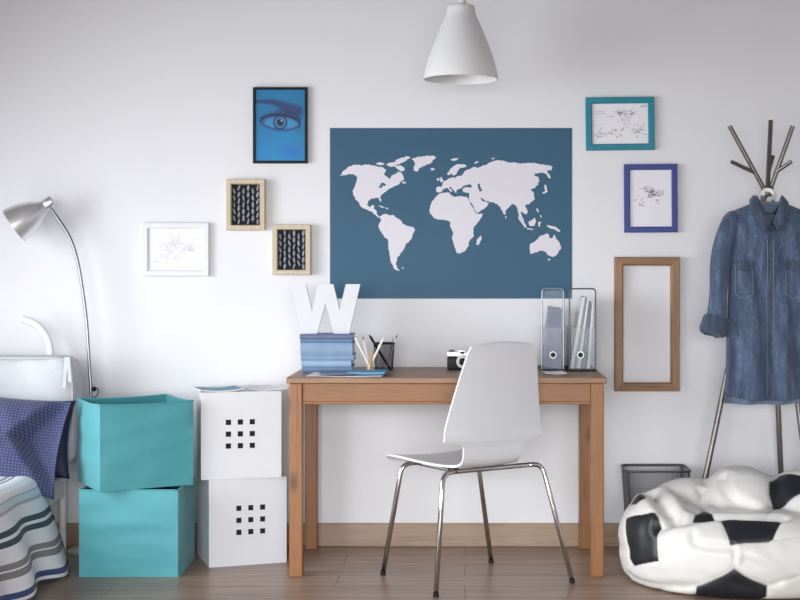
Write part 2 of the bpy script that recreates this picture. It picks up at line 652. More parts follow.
# --- close-up photograph of an eye, printed in blue
t, w, h, rot = framed('framed_print', 'narrow black frame with a blue close-up print of an eye and brow', 252.8, 87, 307.3, 163.2, 2.6, 0.022, [M['black']], 0, cat='picture frame')
NU, NV = 74, 104
def sstep(a, b, x):
    k = max(0.0, min(1.0, (x - a) / (b - a)))
    return k * k * (3 - 2 * k)
def eye_color(u, v):
    # u, v in 0..1 from the top left of the print
    base = [0.05, 0.46, 0.66]
    g = 0.93 + 0.14 * sstep(0.3, 1.0, v) + 0.08 * math.sin(u * 3.0)
    c = [base[0] * g, base[1] * g, base[2] * g]
    def mix(d, k):
        for i in range(3): c[i] += (d[i] - c[i]) * max(0, min(1, k))
    mix((0.13, 0.36, 0.72), 0.5 * math.exp(-((u - 0.75) / 0.25) ** 2 - ((v - 0.87) / 0.1) ** 2))
    # brow
    bt = 0.135 - 0.01 * sstep(0, 0.4, u) + 0.17 * max(0, u - 0.35) ** 1.2
    bw = 0.03 + 0.055 * sstep(0.05, 0.75, u)
    d = (v - bt - bw) / bw
    mix((0.10, 0.22, 0.42), 0.9 * (1 - sstep(0.3, 1.25, abs(d))) * (1 - sstep(0.9, 1.0, u)))
    mix((0.24, 0.20, 0.42), 0.5 * math.exp(-((u - 0.8) / 0.13) ** 2 - ((v - 0.32) / 0.04) ** 2))
    # lid crease and lashes
    xx = (u - 0.5) / 0.40
    if abs(xx) < 1.06:
        top = 0.455 - 0.105 * max(0, 1 - (xx * 0.95) ** 2) ** 0.75 + 0.015 * xx
        low = 0.47 + 0.095 * max(0, 1 - (xx * 0.95) ** 2) ** 0.8 + 0.02 * xx
        ins = sstep(top, top + 0.015, v) * (1 - sstep(low - 0.015, low, v))
        mix((0.26, 0.56, 0.78), 0.75 * ins)
        mix((0.04, 0.10, 0.25), 0.97 * math.exp(-((v - top) / 0.030) ** 2))
        mix((0.10, 0.14, 0.34), 0.8 * math.exp(-((v - top + 0.055) / 0.022) ** 2) * sstep(-0.6, 0.3, xx))
        mix((0.06, 0.22, 0.44), 0.8 * math.exp(-((v - low) / 0.016) ** 2))
        mix((0.06, 0.22, 0.42), 0.7 * math.exp(-((u - 0.9) / 0.06) ** 2 - ((v - 0.5) / 0.06) ** 2))
        mix((0.06, 0.22, 0.42), 0.7 * math.exp(-((u - 0.14) / 0.06) ** 2 - ((v - 0.45) / 0.04) ** 2))
        r = math.hypot((u - 0.5), (v - 0.46) * 1.42) / 0.125
        if v > top - 0.005:
            mix((0.30, 0.50, 0.68), 0.9 * (1 - sstep(0.9, 1.0, r)))
            mix((0.06, 0.16, 0.32), 0.9 * math.exp(-((r - 1.0) / 0.16) ** 2))
            mix((0.04, 0.08, 0.20), 0.97 * (1 - sstep(0.5, 0.66, r)))
            mix((0.75, 0.85, 0.92), 0.9 * (1 - sstep(0.1, 0.2, math.hypot(u - 0.53, (v - 0.435) * 1.4) / 0.125)))
    return lin(tuple(max(0, min(1, q)) for q in c))
bm = B()
grid(bm, NU, NV, lambda i, j: (-w - 0.002 + (2 * w + 0.004) * i / (NU - 1), -0.016, h + 0.002 - (2 * h + 0.004) * j / (NV - 1)))
e = bmesh.ops.extrude_face_region(bm, geom=list(bm.faces))
for v in [q for q in e['geom'] if isinstance(q, bmesh.types.BMVert)]:
    v.co.y = -0.012
o = obj('print', bm, attr_color('eye_print', 'ink'), t)
at_ = o.data.color_attributes.new('ink', 'FLOAT_COLOR', 'POINT')
for v in o.data.vertices:
    at_.data[v.index].color = eye_color((v.co.x + w) / (2 * w), (h - v.co.z) / (2 * h))
o.data.materials[0].node_tree.nodes['Principled BSDF'].inputs['Roughness'].default_value = 0.5

# --- two box frames of pale wood with rows of elongated beads
def beads(name, label, x0, y0, x1, y1, seed):
    t, w, h, rot = framed(name, label, x0, y0, x1, y1, 5.2, 0.04, [M['pale_wood']], 0, cat='picture frame', group='pale wood box frames')
    backing(t, w, h, rot, -0.016, [M['dark_hollow']], name='back_panel')
    bm = B()
    rnd = random.Random(seed)
    nc, nr = 6, 6
    for c in range(nc):
        for r in range(nr + 1):
            cx = -w + 2 * w * (c + 0.5) / nc
            cz = h - 2 * h * (r + (0.5 if c % 2 else 0.0)) / nr
            if abs(cz) > h - 0.006: continue
            a = rnd.uniform(-0.28, 0.28) + (0.12 if c % 2 else -0.12)
            m = Matrix.Translation((cx, -0.0205, cz)) @ Matrix.Rotation(a, 4, 'Y') @ Matrix.Diagonal((0.0056 * rnd.uniform(0.8, 1.15), 0.0045, 0.0135, 1))
            bmesh.ops.create_uvsphere(bm, u_segments=8, v_segments=6, radius=1.0, matrix=m)
    obj('bead_pattern', bm, M['bead'], t, smooth='all')
M['bead'] = plain('grey_bead', '#8b8e99', 0.3, vary=0.35, scale=70)
beads('box_frame', 'pale wood box frame of grey beads, upper one, left of the world map', 226.0, 179, 264.6, 230, 3)
beads('box_frame', 'pale wood box frame of grey beads, lower one, nearest the world map', 272.2, 224.6, 310.4, 274.8, 9)

# --- white frame with a very pale sketch
t, w, h, rot = framed('framed_drawing', 'white picture frame with a very faint pale sketch', 142.2, 222.8, 208.6, 276, 5.6, 0.024, [M['white_wood']], 0, cat='picture frame')
def pale(bm, y):
    rnd = random.Random(5)
    for cx, cz, r in ((-0.3, 0.15, 0.05), (0.2, 0.35, 0.04), (0.0, -0.05, 0.05), (0.55, 0.0, 0.03), (-0.25, -0.35, 0.04), (-0.7, -0.6, 0.012)):
        scribble(bm, y, rnd, cx * w, cz * h, r, 9, 0.0011, 1)
backing(t, w, h, rot, -0.012, [M['paper'], M['ink_pale']], pale, 'drawing')

# --- teal frame with ink sketches
t, w, h, rot = framed('framed_drawing', 'teal picture frame holding small ink sketches on white paper', 586, 97, 654.6, 150, 6.3, 0.02, [M['teal_frame']], 0, 0.012, cat='picture frame')
def inked(bm, y):
    rnd = random.Random(11)
    for cx, cz, r, n in ((0.05, 0.45, 0.030, 15), (0.3, 0.5, 0.02, 8), (-0.1, 0.6, 0.018, 5), (0.2, 0.05, 0.03, 7), (-0.55, -0.42, 0.026, 12), (-0.1, -0.3, 0.022, 7), (-0.1, -0.65, 0.018, 5), (0.62, -0.4, 0.024, 14), (0.7, -0.15, 0.018, 6), (-0.75, -0.7, 0.008, 3), (-0.7, 0.0, 0.01, 2)):
        scribble(bm, y, rnd, cx * w, cz * h, r, n, 0.0013, 1)
    for k in range(2):
        stroke(bm, [(-0.9 * w, (0.6 - 0.1 * k) * h), (-0.52 * w, (0.61 - 0.1 * k) * h)], 0.001, y, 1)
    scribble(bm, y, rnd, 0.85 * w, 0.85 * h, 0.012, 9, 0.0014, 1, 0.3)
backing(t, w, h, rot, -0.010, [M['paper'], M['ink']], inked, 'drawing')

# --- navy frame with ink sketches
t, w, h, rot = framed('framed_drawing', 'navy blue picture frame holding an ink sketch on white paper', 624.4, 164, 677.6, 232.4, 5.8, 0.02, [M['navy_frame']], 0, 0.006, cat='picture frame')
def inked2(bm, y):
    rnd = random.Random(23)
    for cx, cz, r, n in ((-0.05, 0.22, 0.028, 26), (0.1, 0.1, 0.022, 14), (0.5, 0.2, 0.014, 12), (-0.45, -0.22, 0.014, 12), (-0.5, 0.0, 0.016, 5), (0.3, -0.05, 0.016, 4)):
        scribble(bm, y, rnd, cx * w, cz * h, r, n, 0.0014, 1)
backing(t, w, h, rot, -0.010, [M['paper'], M['ink']], inked2, 'drawing')

# --- empty wooden frame
t, w, h, rot = framed('empty_frame', 'tall empty brown wooden frame with bare wall inside', 614.8, 257, 679.8, 391.4, 8.6, 0.03, [M['frame_wood'], M['frame_wood_h']], 0, cat='picture frame')

# ================================================================ world map poster
PY = -0.0015
PX0, PX1, PZ0, PZ1 = ax(330, PY), ax(572, PY), az(298.6, PY), az(128, PY)
pc = Vector(((PX0 + PX1) / 2, PY, (PZ0 + PZ1) / 2))
def crop_pts(s, ox, oy, pts):
    return [(ax(x / s + ox, PY) - pc.x, az(y / s + oy, PY) - pc.z) for x, y in pts]
AM = [
 [(42,155),(55,135),(85,112),(110,105),(130,108),(165,105),(200,112),(225,118),(240,128),(232,145),(240,155),(255,168),(265,150),(280,145),(290,135),(305,140),(315,160),(318,170),(300,182),(295,190),(275,198),(260,205),(245,215),(230,228),(218,238),(215,250),(222,264),(213,262),(208,248),(195,248),(175,252),(162,262),(160,280),(170,288),(178,280),(190,282),(188,295),(200,305),(202,320),(215,330),(205,332),(190,318),(175,305),(155,297),(135,287),(125,270),(110,255),(98,230),(97,215),(108,195),(112,180),(118,160),(105,150),(85,145),(65,150)],
 [(195,100),(215,95),(235,102),(225,108),(205,106)],
 [(240,105),(255,98),(275,95),(285,85),(310,75),(330,70),(345,75),(330,85),(315,95),(300,100),(285,110),(265,115),(250,112)],
 [(278,114),(300,108),(318,118),(320,130),(305,135),(290,125)],
 [(308,180),(322,178),(327,185),(312,187)],
 [(350,80),(375,73),(410,68),(445,68),(455,75),(440,85),(432,100),(410,108),(385,120),(372,138),(360,132),(358,115),(365,105),(360,92)],
 [(430,122),(445,120),(450,127),(435,131)],
 [(205,280),(225,284),(236,291),(220,289)],
 [(238,289),(252,292),(242,297)],
 [(212,330),(225,320),(240,318),(270,322),(285,332),(305,345),(310,358),(335,368),(360,375),(365,385),(355,402),(350,425),(330,440),(320,460),(308,478),(300,490),(290,500),(285,520),(283,535),(290,550),(300,560),(285,558),(272,548),(262,525),(255,495),(250,460),(248,430),(230,410),(215,390),(207,370),(212,355),(220,345)],
 [(307,545),(316,545),(312,553)],
]
OW = [
 [(90,248),(110,243),(135,242),(142,255),(160,262),(185,258),(215,262),(222,275),(235,300),(250,325),(262,340),(290,342),(280,360),(262,385),(248,405),(245,430),(248,445),(228,465),(222,490),(205,515),(185,523),(170,522),(158,490),(148,455),(152,430),(140,400),(138,375),(110,368),(80,368),(62,360),(48,340),(43,320),(52,290),(70,265)],
 [(262,460),(282,440),(284,455),(270,485),(260,482)],
 [(75,238),(78,218),(100,215),(104,200),(118,187),(135,177),(150,171),(165,173),(177,166),(195,160),(202,148),(215,140),(230,135),(250,125),(270,128),(290,118),(310,112),(330,100),(360,92),(385,95),(400,102),(430,103),(470,108),(520,105),(560,112),(600,118),(612,125),(605,140),(590,138),(587,150),(598,160),(602,178),(590,172),(580,155),(560,150),(530,155),(528,165),(545,170),(553,190),(540,210),(530,222),(515,225),(510,232),(522,238),(526,255),(530,270),(515,285),(500,298),(485,300),(490,315),(498,330),(490,345),(478,338),(470,330),(464,337),(472,355),(478,375),(462,360),(455,340),(450,315),(440,300),(430,292),(415,305),(395,325),(392,345),(382,340),(372,315),(362,300),(345,290),(320,285),(300,280),(285,268),(275,268),(290,282),(318,290),(310,305),(290,320),(265,338),(255,325),(235,290),(226,275),(226,258),(228,245),(205,242),(195,233),(200,222),(215,217),(228,220),(240,217),(232,205),(215,208),(200,213),(192,222),(180,225),(168,231),(170,246),(162,242),(152,226),(142,216),(133,217),(150,235),(145,240),(127,221),(112,226),(98,240),(85,242)],
 [(125,158),(135,140),(150,125),(165,115),(185,110),(205,112),(215,120),(200,128),(185,130),(172,145),(165,160),(150,165),(148,155),(135,161)],
 [(92,190),(95,170),(102,175),(108,190),(98,195)], [(78,178),(90,175),(88,187),(78,188)],
 [(140,90),(160,84),(180,85),(165,95),(150,96)], [(250,105),(265,97),(272,100),(255,110)], [(325,85),(345,82),(340,90)],
 [(572,210),(580,205),(585,220),(588,240),(570,248),(562,245),(577,235),(574,220)],
 [(392,350),(401,355),(394,363)], [(535,315),(545,318),(548,335),(540,330)], [(552,345),(562,350),(558,360)],
 [(452,350),(465,360),(480,378),(492,400),(485,405),(470,385),(455,365)], [(490,405),(520,410),(525,415),(495,412)],
 [(500,378),(515,370),(530,358),(535,375),(528,395),(510,398),(502,390)], [(545,378),(562,378),(552,388),(556,400),(546,398)],
 [(585,392),(600,395),(625,400),(648,420),(640,425),(620,412),(600,408),(588,400)],
 [(507,490),(510,478),(530,468),(545,455),(560,440),(572,438),(580,432),(598,438),(595,448),(610,455),(618,435),(625,445),(632,460),(645,475),(650,495),(640,515),(625,535),(608,538),(590,530),(580,518),(565,510),(545,515),(525,522),(508,525)],
 [(588,548),(602,548),(596,558)],
]
SEAS_A = [[(212,202),(218,185),(228,182),(240,190),(235,198),(226,195),(221,206)], [(206,201),(216,197),(212,206)]]
SEAS_O = [[(265,205),(275,200),(278,215),(288,235),(275,238),(268,220)]]
bm = B()
hw, hh = (PX1 - PX0) / 2, (PZ1 - PZ0) / 2
# the sheet curls a hair off the wall in long vertical waves
def wave(x):
    return -0.0005
V = grid(bm, 61, 2, lambda i, j: (-hw + 2 * hw * i / 60, wave(-hw + 2 * hw * i / 60), -hh + 2 * hh * j))
e = bmesh.ops.extrude_face_region(bm, geom=list(bm.faces))
for v in [q for q in e['geom'] if isinstance(q, bmesh.types.BMVert)]:
    v.co.y += 0.0018
def rough(pts, n):
    """break straight stretches of coast into small irregular steps"""
    if n < 12: return pts
    out = []
    for (a, b), (c, d_) in zip(pts, pts[1:] + pts[:1]):
        L_ = math.hypot(c - a, d_ - b)
        m = max(1, int(L_ / 0.0042))
        for k in range(m):
            t_ = k / m
            x, zz = a + (c - a) * t_, b + (d_ - b) * t_
            if k:
                o_ = 0.0034 * nz(x * 170, zz * 170, 3.3)
                x, zz = x + o_ * (d_ - b) / L_ * 1.4, zz - o_ * (c - a) / L_ * 1.4
            out.append((x, zz))
    return out
def print_on(polys, s, ox, oy, mat, lift):
    for P in polys:
        pts = rough(crop_pts(s, ox, oy, P), len(P))
        before = len(bm.verts)
        flat_poly(bm, pts, 0, mat)
        bm.verts.ensure_lookup_table()
        for v in bm.verts[before:]:
            v.co.y = -0.0005 - lift
print_on(AM, 4.283, 330, 140, 1, 0.0005)
print_on(OW, 4.613, 420, 140, 1, 0.0005)
print_on(SEAS_A, 4.283, 330, 140, 0, 0.0009)
print_on(SEAS_O, 4.613, 420, 140, 0, 0.0009)
# white margin of the sheet along its left edge and top
for (x0, z0, x1, z1) in ((-hw - 0.004, -hh, -hw, hh + 0.003), (-hw, hh, hw, hh + 0.003)):
    box(bm, ((x0 + x1) / 2, 0.0005, (z0 + z1) / 2), (x1 - x0, 0.001, z1 - z0), mat=1)
o = obj('world_map_poster', bm, [M['map_blue'], M['map_land']], None)
o.location = pc
tag(o, 'large blue world map poster with white continents above the desk', 'poster')

# ================================================================ pendant lamp
PYY = -0.5
d = (CAM_D + PYY) / F
pxc = 461
base = Vector((ax(pxc, PYY), PYY, az(79.5, PYY)))
t = thing('pendant_lamp', 'white bell shaped pendant lamp hanging above the world map', 'lamp', base)
P = [(37, 0), (36.8, 4), (35.5, 11), (33, 20), (29.5, 30), (25.5, 40), (21.5, 50), (18, 58), (15.2, 64), (14.2, 68), (14.0, 72), (13.2, 73.6), (4, 74.2)]
prof = [(r * d, z * d) for r, z in P]
inner = [(max(0.003, r - 0.003), z - (0.003 if i > 9 else 0.0)) for i, (r, z) in enumerate(prof)]
bm = B(); lathe(bm, prof, 48)
bm2 = prof + inner[::-1]
bm.free(); bm = B(); lathe(bm, bm2, 48)
obj('lamp_shade', bm, M['shade_white'], t, smooth='all')
bm = B(); tube(bm, [(0.004, 0, 74 * d), (0.004, 0, 1.5 if base.z + 1.5 < ZC else ZC - base.z)], 0.011, 12)
bm.free(); bm = B(); tube(bm, [(0.006, 0, 73.5 * d), (0.006, 0, ZC - base.z - 0.02)], 0.014, 16)
obj('cord', bm, M['shade_white'], t, smooth=40)
bm = B(); lathe(bm, [(0.0, ZC - base.z - 0.05), (0.03, ZC - base.z - 0.048), (0.05, ZC - base.z - 0.02), (0.05, ZC - base.z - 0.001), (0, ZC - base.z - 0.001)], 24)
obj('ceiling_rose', bm, M['white_plastic'], t, smooth=40)
bm = B(); bmesh.ops.create_uvsphere(bm, u_segments=20, v_segments=14, radius=0.038, matrix=Matrix.Translation((0, 0, 0.075)))
lathe(bm, [(0.015, 0.105), (0.015, 0.2), (0.0, 0.2)], 16)
obj('bulb', bm, M['white_plastic'], t, smooth=50)
# ================================================================ desk
DX0, DX1, DF, DB, DT = -0.670, 0.5295, -0.602, -0.022, 0.761
t = thing('desk', 'brown pine writing desk with square legs below the world map', 'desk', ((DX0 + DX1) / 2, (DF + DB) / 2, 0))
bm = B(); box(bm, ((DX0 + DX1) / 2, (DF + DB) / 2 - 0.004, DT - 0.0115), (DX1 - DX0 + 0.02, DB - DF + 0.014, 0.023), 0.003)
obj('desktop', bm, M['pine_top'], t, True)
L = 0.05
for x in (DX0 + L / 2, DX1 - L / 2):
    for y in (DF + L / 2, DB - L / 2):
        bm = B(); box(bm, (x, y, (DT - 0.0235) / 2), (L, L, DT - 0.0235), 0.003)
        obj('leg', bm, M['pine_leg'], t, True)
xa, xb = DX0 + L, DX1 - L
AP = (DT - 0.0235 - 0.08, DT - 0.0238)
def apron(bm_args, name='apron'):
    bm = B(); box(bm, *bm_args, 0.002); obj(name, bm, M['pine'], t, True)
zc, hh_ = (AP[0] + AP[1]) / 2, AP[1] - AP[0]
apron((((xa + xb) / 2, DF + 0.018, zc), (xb - xa - 0.0004, 0.022, hh_)))
apron((((xa + xb) / 2, DB - 0.018, zc), (xb - xa - 0.0004, 0.022, hh_)))
for x in (DX0 + 0.018, DX1 - 0.018):
    apron(((x, (DF + DB) / 2, zc), (0.022, DB - DF - 2 * L - 0.0004, hh_)))
bm = B(); box(bm, ((xa + xb) / 2, DF + 0.006, AP[0] + 0.006), (xb - xa - 0.001, 0.006, 0.012), 0.0025)
obj('bead_moulding', bm, M['pine'], t, True)

# ================================================================ chair
CHX, CHY, CHR = -0.012, -0.636, R(33)
t = thing('chair', 'white moulded plywood chair on chromed tube legs, turned aside at the desk', 'chair', (CHX, CHY, 0), CHR)
PROF = [(0.250, 0.424, 0.172), (0.248, 0.432, 0.184), (0.240, 0.441, 0.192), (0.20, 0.449, 0.204), (0.10, 0.452, 0.212), (0.0, 0.450, 0.208), (-0.10, 0.447, 0.180),
        (-0.15, 0.448, 0.142), (-0.178, 0.455, 0.128), (-0.198, 0.473, 0.126), (-0.208, 0.500, 0.129), (-0.213, 0.524, 0.132), (-0.217, 0.536, 0.150), (-0.2195, 0.543, 0.209), (-0.222, 0.551, 0.215), (-0.231, 0.61, 0.207),
        (-0.245, 0.70, 0.188), (-0.264, 0.80, 0.166), (-0.277, 0.865, 0.150), (-0.284, 0.895, 0.138), (-0.2875, 0.909, 0.118)]
path = catmull([(0, p, z) for p, z, w in PROF], 5)
wid = [v.x for v in catmull([(w, 0, 0) for p, z, w in PROF], 5)]
nrm = []
for i in range(len(path)):
    a, b = path[max(0, i - 1)], path[min(len(path) - 1, i + 1)]
    tv = (b - a).normalized()
    nrm.append(Vector((0, tv.z, -tv.y)))
NW = 19
def shell(side):
    def fn(i, j):
        u = -1 + 2 * j / (NW - 1)
        z = path[i]
        back = max(0.0, min(1.0, (z.z - 0.5) / 0.15))
        crv = (0.016 * back + 0.012 * (1 - back)) * (u * u)
        nn = nrm[i]
        dirn = Vector((0, 1, 0.05)) if back > 0.5 else Vector((0, back * 1.0, 1 - back))
        p = z + dirn * crv * (wid[i] / 0.2) ** 2 + nn * side * 0.0045
        # crest of the back is gently arched
        if i > len(path) - 6:
            p.z -= 0.010 * u * u
        p.x = u * wid[i]
        return p
    return fn
bm = B()
Va = grid(bm, len(path), NW, shell(1))
Vb = grid(bm, len(path), NW, shell(-1))
n = len(path)
for i in range(n - 1):
    for j in (0, NW - 1):
        bm.faces.new((Va[i][j], Va[i + 1][j], Vb[i + 1][j], Vb[i][j]))
for j in range(NW - 1):
    for i in (0, n - 1):
        bm.faces.new((Va[i][j], Va[i][j + 1], Vb[i][j + 1], Vb[i][j]))
obj('seat_shell', bm, M['white_gloss'], t, smooth=50)
ZF = 0.430
rr_ = 0.0095
def to_chair(x, y):
    dx, dy = x - CHX, y - CHY
    return (dx * math.cos(CHR) + dy * math.sin(CHR), -dx * math.sin(CHR) + dy * math.cos(CHR))
ends = {(-1, -1): (-0.165, -0.13) + to_chair(-0.104, -0.929), (1, -1): (0.280, -0.13) + to_chair(0.400, -0.704),
        (-1, 1): (-0.165, 0.165) + to_chair(-0.314, -0.566), (1, 1): (0.180, 0.165) + to_chair(0.104, -0.345)}
for (sx, sy), (tx, ty, fx, fy) in ends.items():
    top = Vector((tx, ty, ZF))
    foot = Vector((fx, fy, 0.011))
    start = Vector((tx - sx * 0.06, ty - sy * 0.005, ZF))
    dr = (foot - top).normalized()
    a = top + (start - top).normalized() * 0.04
    b = top + dr * 0.04
    pts = [start, a] + [a.lerp(top, k).lerp(top.lerp(b, k), k) for k in (0.25, 0.5, 0.75)] + [b, foot]
    bm = B(); tube(bm, pts, rr_, 12)
    lg = obj('leg', bm, M['chrome'], t, smooth='all')
    bm = B(); lathe(bm, [(0, 0.0), (0.0102, 0.0), (0.0105, 0.004), (0.0105, 0.015), (0.0, 0.015)], 14)
    bmesh.ops.translate(bm, verts=bm.verts, vec=(fx, fy, 0))
    obj('foot_cap', bm, M['black_plastic'], lg, smooth=40)
bm = B()
tube(bm, [(-0.11, -0.125, ZF), (0.225, -0.125, ZF)], rr_, 12)
tube(bm, [(-0.11, 0.16, ZF), (0.125, 0.16, ZF)], rr_, 12)
tube(bm, [(-0.10, -0.125, ZF), (-0.105, 0.16, ZF)], rr_ * 0.9, 12)
tube(bm, [(0.10, -0.125, ZF), (0.09, 0.16, ZF)], rr_ * 0.9, 12)
obj('seat_frame', bm, M['chrome'], t, smooth=40)
for sx in (-0.102, 0.097):
    for y in (-0.10, 0.13):
        bm = B(); box(bm, (sx, y, ZF + 0.007), (0.03, 0.035, 0.018), 0.004)
        obj('seat_bracket', bm, M['dark_steel'], t)

# ================================================================ fabric boxes
def fabric_box(label, corner, phi, w, d, h, z0, seed, sag=0.0, open_top=True):
    t = thing('storage_box', label, 'storage box', (corner[0], corner[1], z0), phi, 'turquoise fabric storage boxes')
    rnd = random.Random(seed)
    def wob(x, y, z, k):
        return 0.0045 * nz(x * 3 + seed, y * 3, z * 9, 1.6) + 0.0045 * nz(x * 5, z * 22 + seed, y * 5, 1)
    bm = B()
    N_, K = 22, 26
    # outer wall loop of four sides, each side a grid; walls have thickness
    per = []
    for i in range(N_): per.append((w * i / N_, 0, 0, -1))
    for i in range(N_): per.append((w, d * i / N_, 1, 0))
    for i in range(N_): per.append((w - w * i / N_, d, 0, 1))
    for i in range(N_): per.append((0, d - d * i / N_, -1, 0))
    n = len(per)
    def outer(i, j):
        x, y, nx, ny = per[i % n]
        z = h * j / (K - 1)
        corner_ = (i % N_ == 0)
        o = 0 if corner_ else wob(x, y, z, 0)
        bulge = 0.0 if corner_ else 0.006 * math.sin(PI * (i % N_) / N_) * math.sin(PI * j / (K - 1))
        zz = z - (sag * math.sin(PI * (i % N_) / N_) * (j / (K - 1)) ** 4)
        top = 0.0
        return Vector((x + nx * (o + bulge), y + ny * (o + bulge), zz + top))
    Vo = grid(bm, n, K, outer, closed_u=True)
    th = 0.006
    def innerf(i, j):
        x, y, nx, ny = per[i % n]
        p = outer(i, j)
        cx, cy = w / 2, d / 2
        q = Vector((cx + (p.x - cx) * (1 - 2 * th / w), cy + (p.y - cy) * (1 - 2 * th / d), max(p.z, th) if j == 0 else p.z))
        return q
    Vi = grid(bm, n, K, innerf, closed_u=True, mat=1)
    for i in range(n):
        bm.faces.new((Vo[i][K - 1], Vo[(i + 1) % n][K - 1], Vi[(i + 1) % n][K - 1], Vi[i][K - 1]))
    f = bm.faces.new([Vo[i][0] for i in range(n)])
    f = bm.faces.new([Vi[i][0] for i in range(n)]); f.material_index = 1
    obj('box_body', bm, [M['teal_cloth'], M['teal_dark']], t, smooth=35)
    # stitched rim band
    bm = B()
    loop = [Vo_ for Vo_ in [outer(i, K - 1) for i in range(n)]]
    bm2 = loop + [loop[0]]
    tube(bm, bm2, 0.0032, 6, cap=False)
    obj('rim', bm, M['teal_cloth'], t, smooth='all')
    return t
LBX, LBW, LBD, LBH = -1.470, 0.377, 0.33, 0.331
fabric_box('turquoise fabric box standing square on the floor under another one', (LBX, -0.602), 0.0, LBW, LBD, LBH, 0.0, 3)
fabric_box('turquoise fabric box set askew on top of another, open top', (-1.374, -0.665), R(30), 0.365, 0.325, 0.327, LBH + 0.003, 8, 0.006)
bm = B()
rnd = random.Random(2)
def dome(i, j):
    x, y = -1.44 + 0.32 * i / 17, -0.58 + 0.28 * j / 15
    return (x, y, 0.27 + 0.035 * (0.5 + nz(x * 9, y * 9, 1)) * (1 - abs(2 * i / 17 - 1) ** 4) * (1 - abs(2 * j / 15 - 1) ** 4) + 0.015)
grid(bm, 18, 16, dome)
e = bmesh.ops.extrude_face_region(bm, geom=list(bm.faces))
for v in [q for q in e['geom'] if isinstance(q, bmesh.types.BMVert)]:
    v.co.z = 0.006
o = obj('folded_cloth', bm, M['navy_satin'], None, smooth=50, origin=(-1.28, -0.44, 0.006))
tag(o, 'dark cloth filling the lower turquoise box up to its rim', 'cloth')

# ================================================================ white cubes with nine holes
def hole_cube(label, corner, phi, w, d, h, z0, fu, fv, pitch, hole):
    t = thing('storage_cube', label, 'storage cube', (corner[0], corner[1], z0), phi, 'white storage cubes with nine holes')
    th = 0.005
    cu, cv = w * fu, h * (1 - fv)
    us = [0] + [q for k in (-1, 0, 1) for q in (cu + k * pitch - hole / 2, cu + k * pitch + hole / 2)] + [w]
    vs_ = [0] + [q for k in (-1, 0, 1) for q in (cv + k * pitch - hole / 2, cv + k * pitch + hole / 2)] + [h]
    bm = B()
    fr = [[bm.verts.new((u, 0, v)) for v in vs_] for u in us]
    bk = [[bm.verts.new((u, th, v)) for v in vs_] for u in us]
    isH = lambda i, j: i in (1, 3, 5) and j in (1, 3, 5)
    for i in range(7):
        for j in range(7):
            if isH(i, j):
                for (a, b) in (((i, j), (i + 1, j)), ((i + 1, j), (i + 1, j + 1)), ((i + 1, j + 1), (i, j + 1)), ((i, j + 1), (i, j))):
                    bm.faces.new((fr[a[0]][a[1]], fr[b[0]][b[1]], bk[b[0]][b[1]], bk[a[0]][a[1]]))
                continue
            bm.faces.new((fr[i][j], fr[i + 1][j], fr[i + 1][j + 1], fr[i][j + 1]))
            bm.faces.new((bk[i][j], bk[i + 1][j], bk[i + 1][j + 1], bk[i][j + 1]))
    for i in range(7):
        bm.faces.new((fr[i][0], fr[i + 1][0], bk[i + 1][0], bk[i][0])); bm.faces.new((fr[i][7], fr[i + 1][7], bk[i + 1][7], bk[i][7]))
        bm.faces.new((fr[0][i], fr[0][i + 1], bk[0][i + 1], bk[0][i])); bm.faces.new((fr[7][i], fr[7][i + 1], bk[7][i + 1], bk[7][i]))
    obj('front_panel', bm, M['white_card'], t)
    bm = B()
    box(bm, (th / 2, (d + th) / 2, h / 2), (th, d - th, h), 0.0008)
    box(bm, (w - th / 2, (d + th) / 2, h / 2), (th, d - th, h), 0.0008)
    box(bm, (w / 2, d - th / 2, h / 2), (w - 2 * th, th, h), 0.0008)
    box(bm, (w / 2, (d + th) / 2 - th / 2, th / 2), (w - 2 * th, d - 2 * th, th))
    obj('box_body', bm, M['white_card'], t)
    bm = B(); box(bm, (w / 2, d / 2, h - 0.002), (w - 2 * th - 0.001, d - 2 * th - 0.001, 0.004))
    obj('lid', bm, M['white_card'], t)
    bm = B(); box(bm, (cu, th + 0.012, cv), (0.16, 0.012, 0.16))  # dark slab standing in for the shade inside the closed cube
    obj('hole_shade', bm, M['dark_hollow'], t)
    return t
CH = 0.344
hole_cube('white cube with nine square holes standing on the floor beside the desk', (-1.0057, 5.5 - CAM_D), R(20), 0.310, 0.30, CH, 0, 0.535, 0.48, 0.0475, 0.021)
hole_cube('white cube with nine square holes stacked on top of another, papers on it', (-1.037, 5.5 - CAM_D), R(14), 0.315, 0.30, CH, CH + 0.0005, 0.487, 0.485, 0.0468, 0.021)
# loose magazines on the upper cube
def sheet(name, label, c, rz, w, d, th, mats, cat, group=None, curl=0.0, seed=0):
    bm = B()
    grid(bm, 13, 9, lambda i, j: (-w / 2 + w * i / 12, -d / 2 + d * j / 8, th + curl * (abs(i / 6 - 1) ** 2 * 0.6 + 0.5 * max(0, nz(i * 0.2 + seed, j * 0.3, 0)))), mat=0)
    e = bmesh.ops.extrude_face_region(bm, geom=list(bm.faces))
    for v in [q for q in e['geom'] if isinstance(q, bmesh.types.BMVert)]:
        v.co.z -= th
    bmesh.ops.recalc_face_normals(bm, faces=bm.faces)
    bm.normal_update()
    for f in bm.faces:
        if len(mats) > 1 and abs(f.normal.z) < 0.5: f.material_index = 1
    o = obj(name, bm, mats, None, smooth=30)
    o.location = c
    o.rotation_euler = (0, 0, rz)
    return tag(o, label, cat, group)
cz = 2 * CH + 0.0009
sheet('magazine', 'blue covered magazine lying on the upper white cube', (-0.985, -0.345, cz), R(22), 0.17, 0.15, 0.005, [M['paper_blue'], M['pages']], 'magazine', None, 0.010, 1)
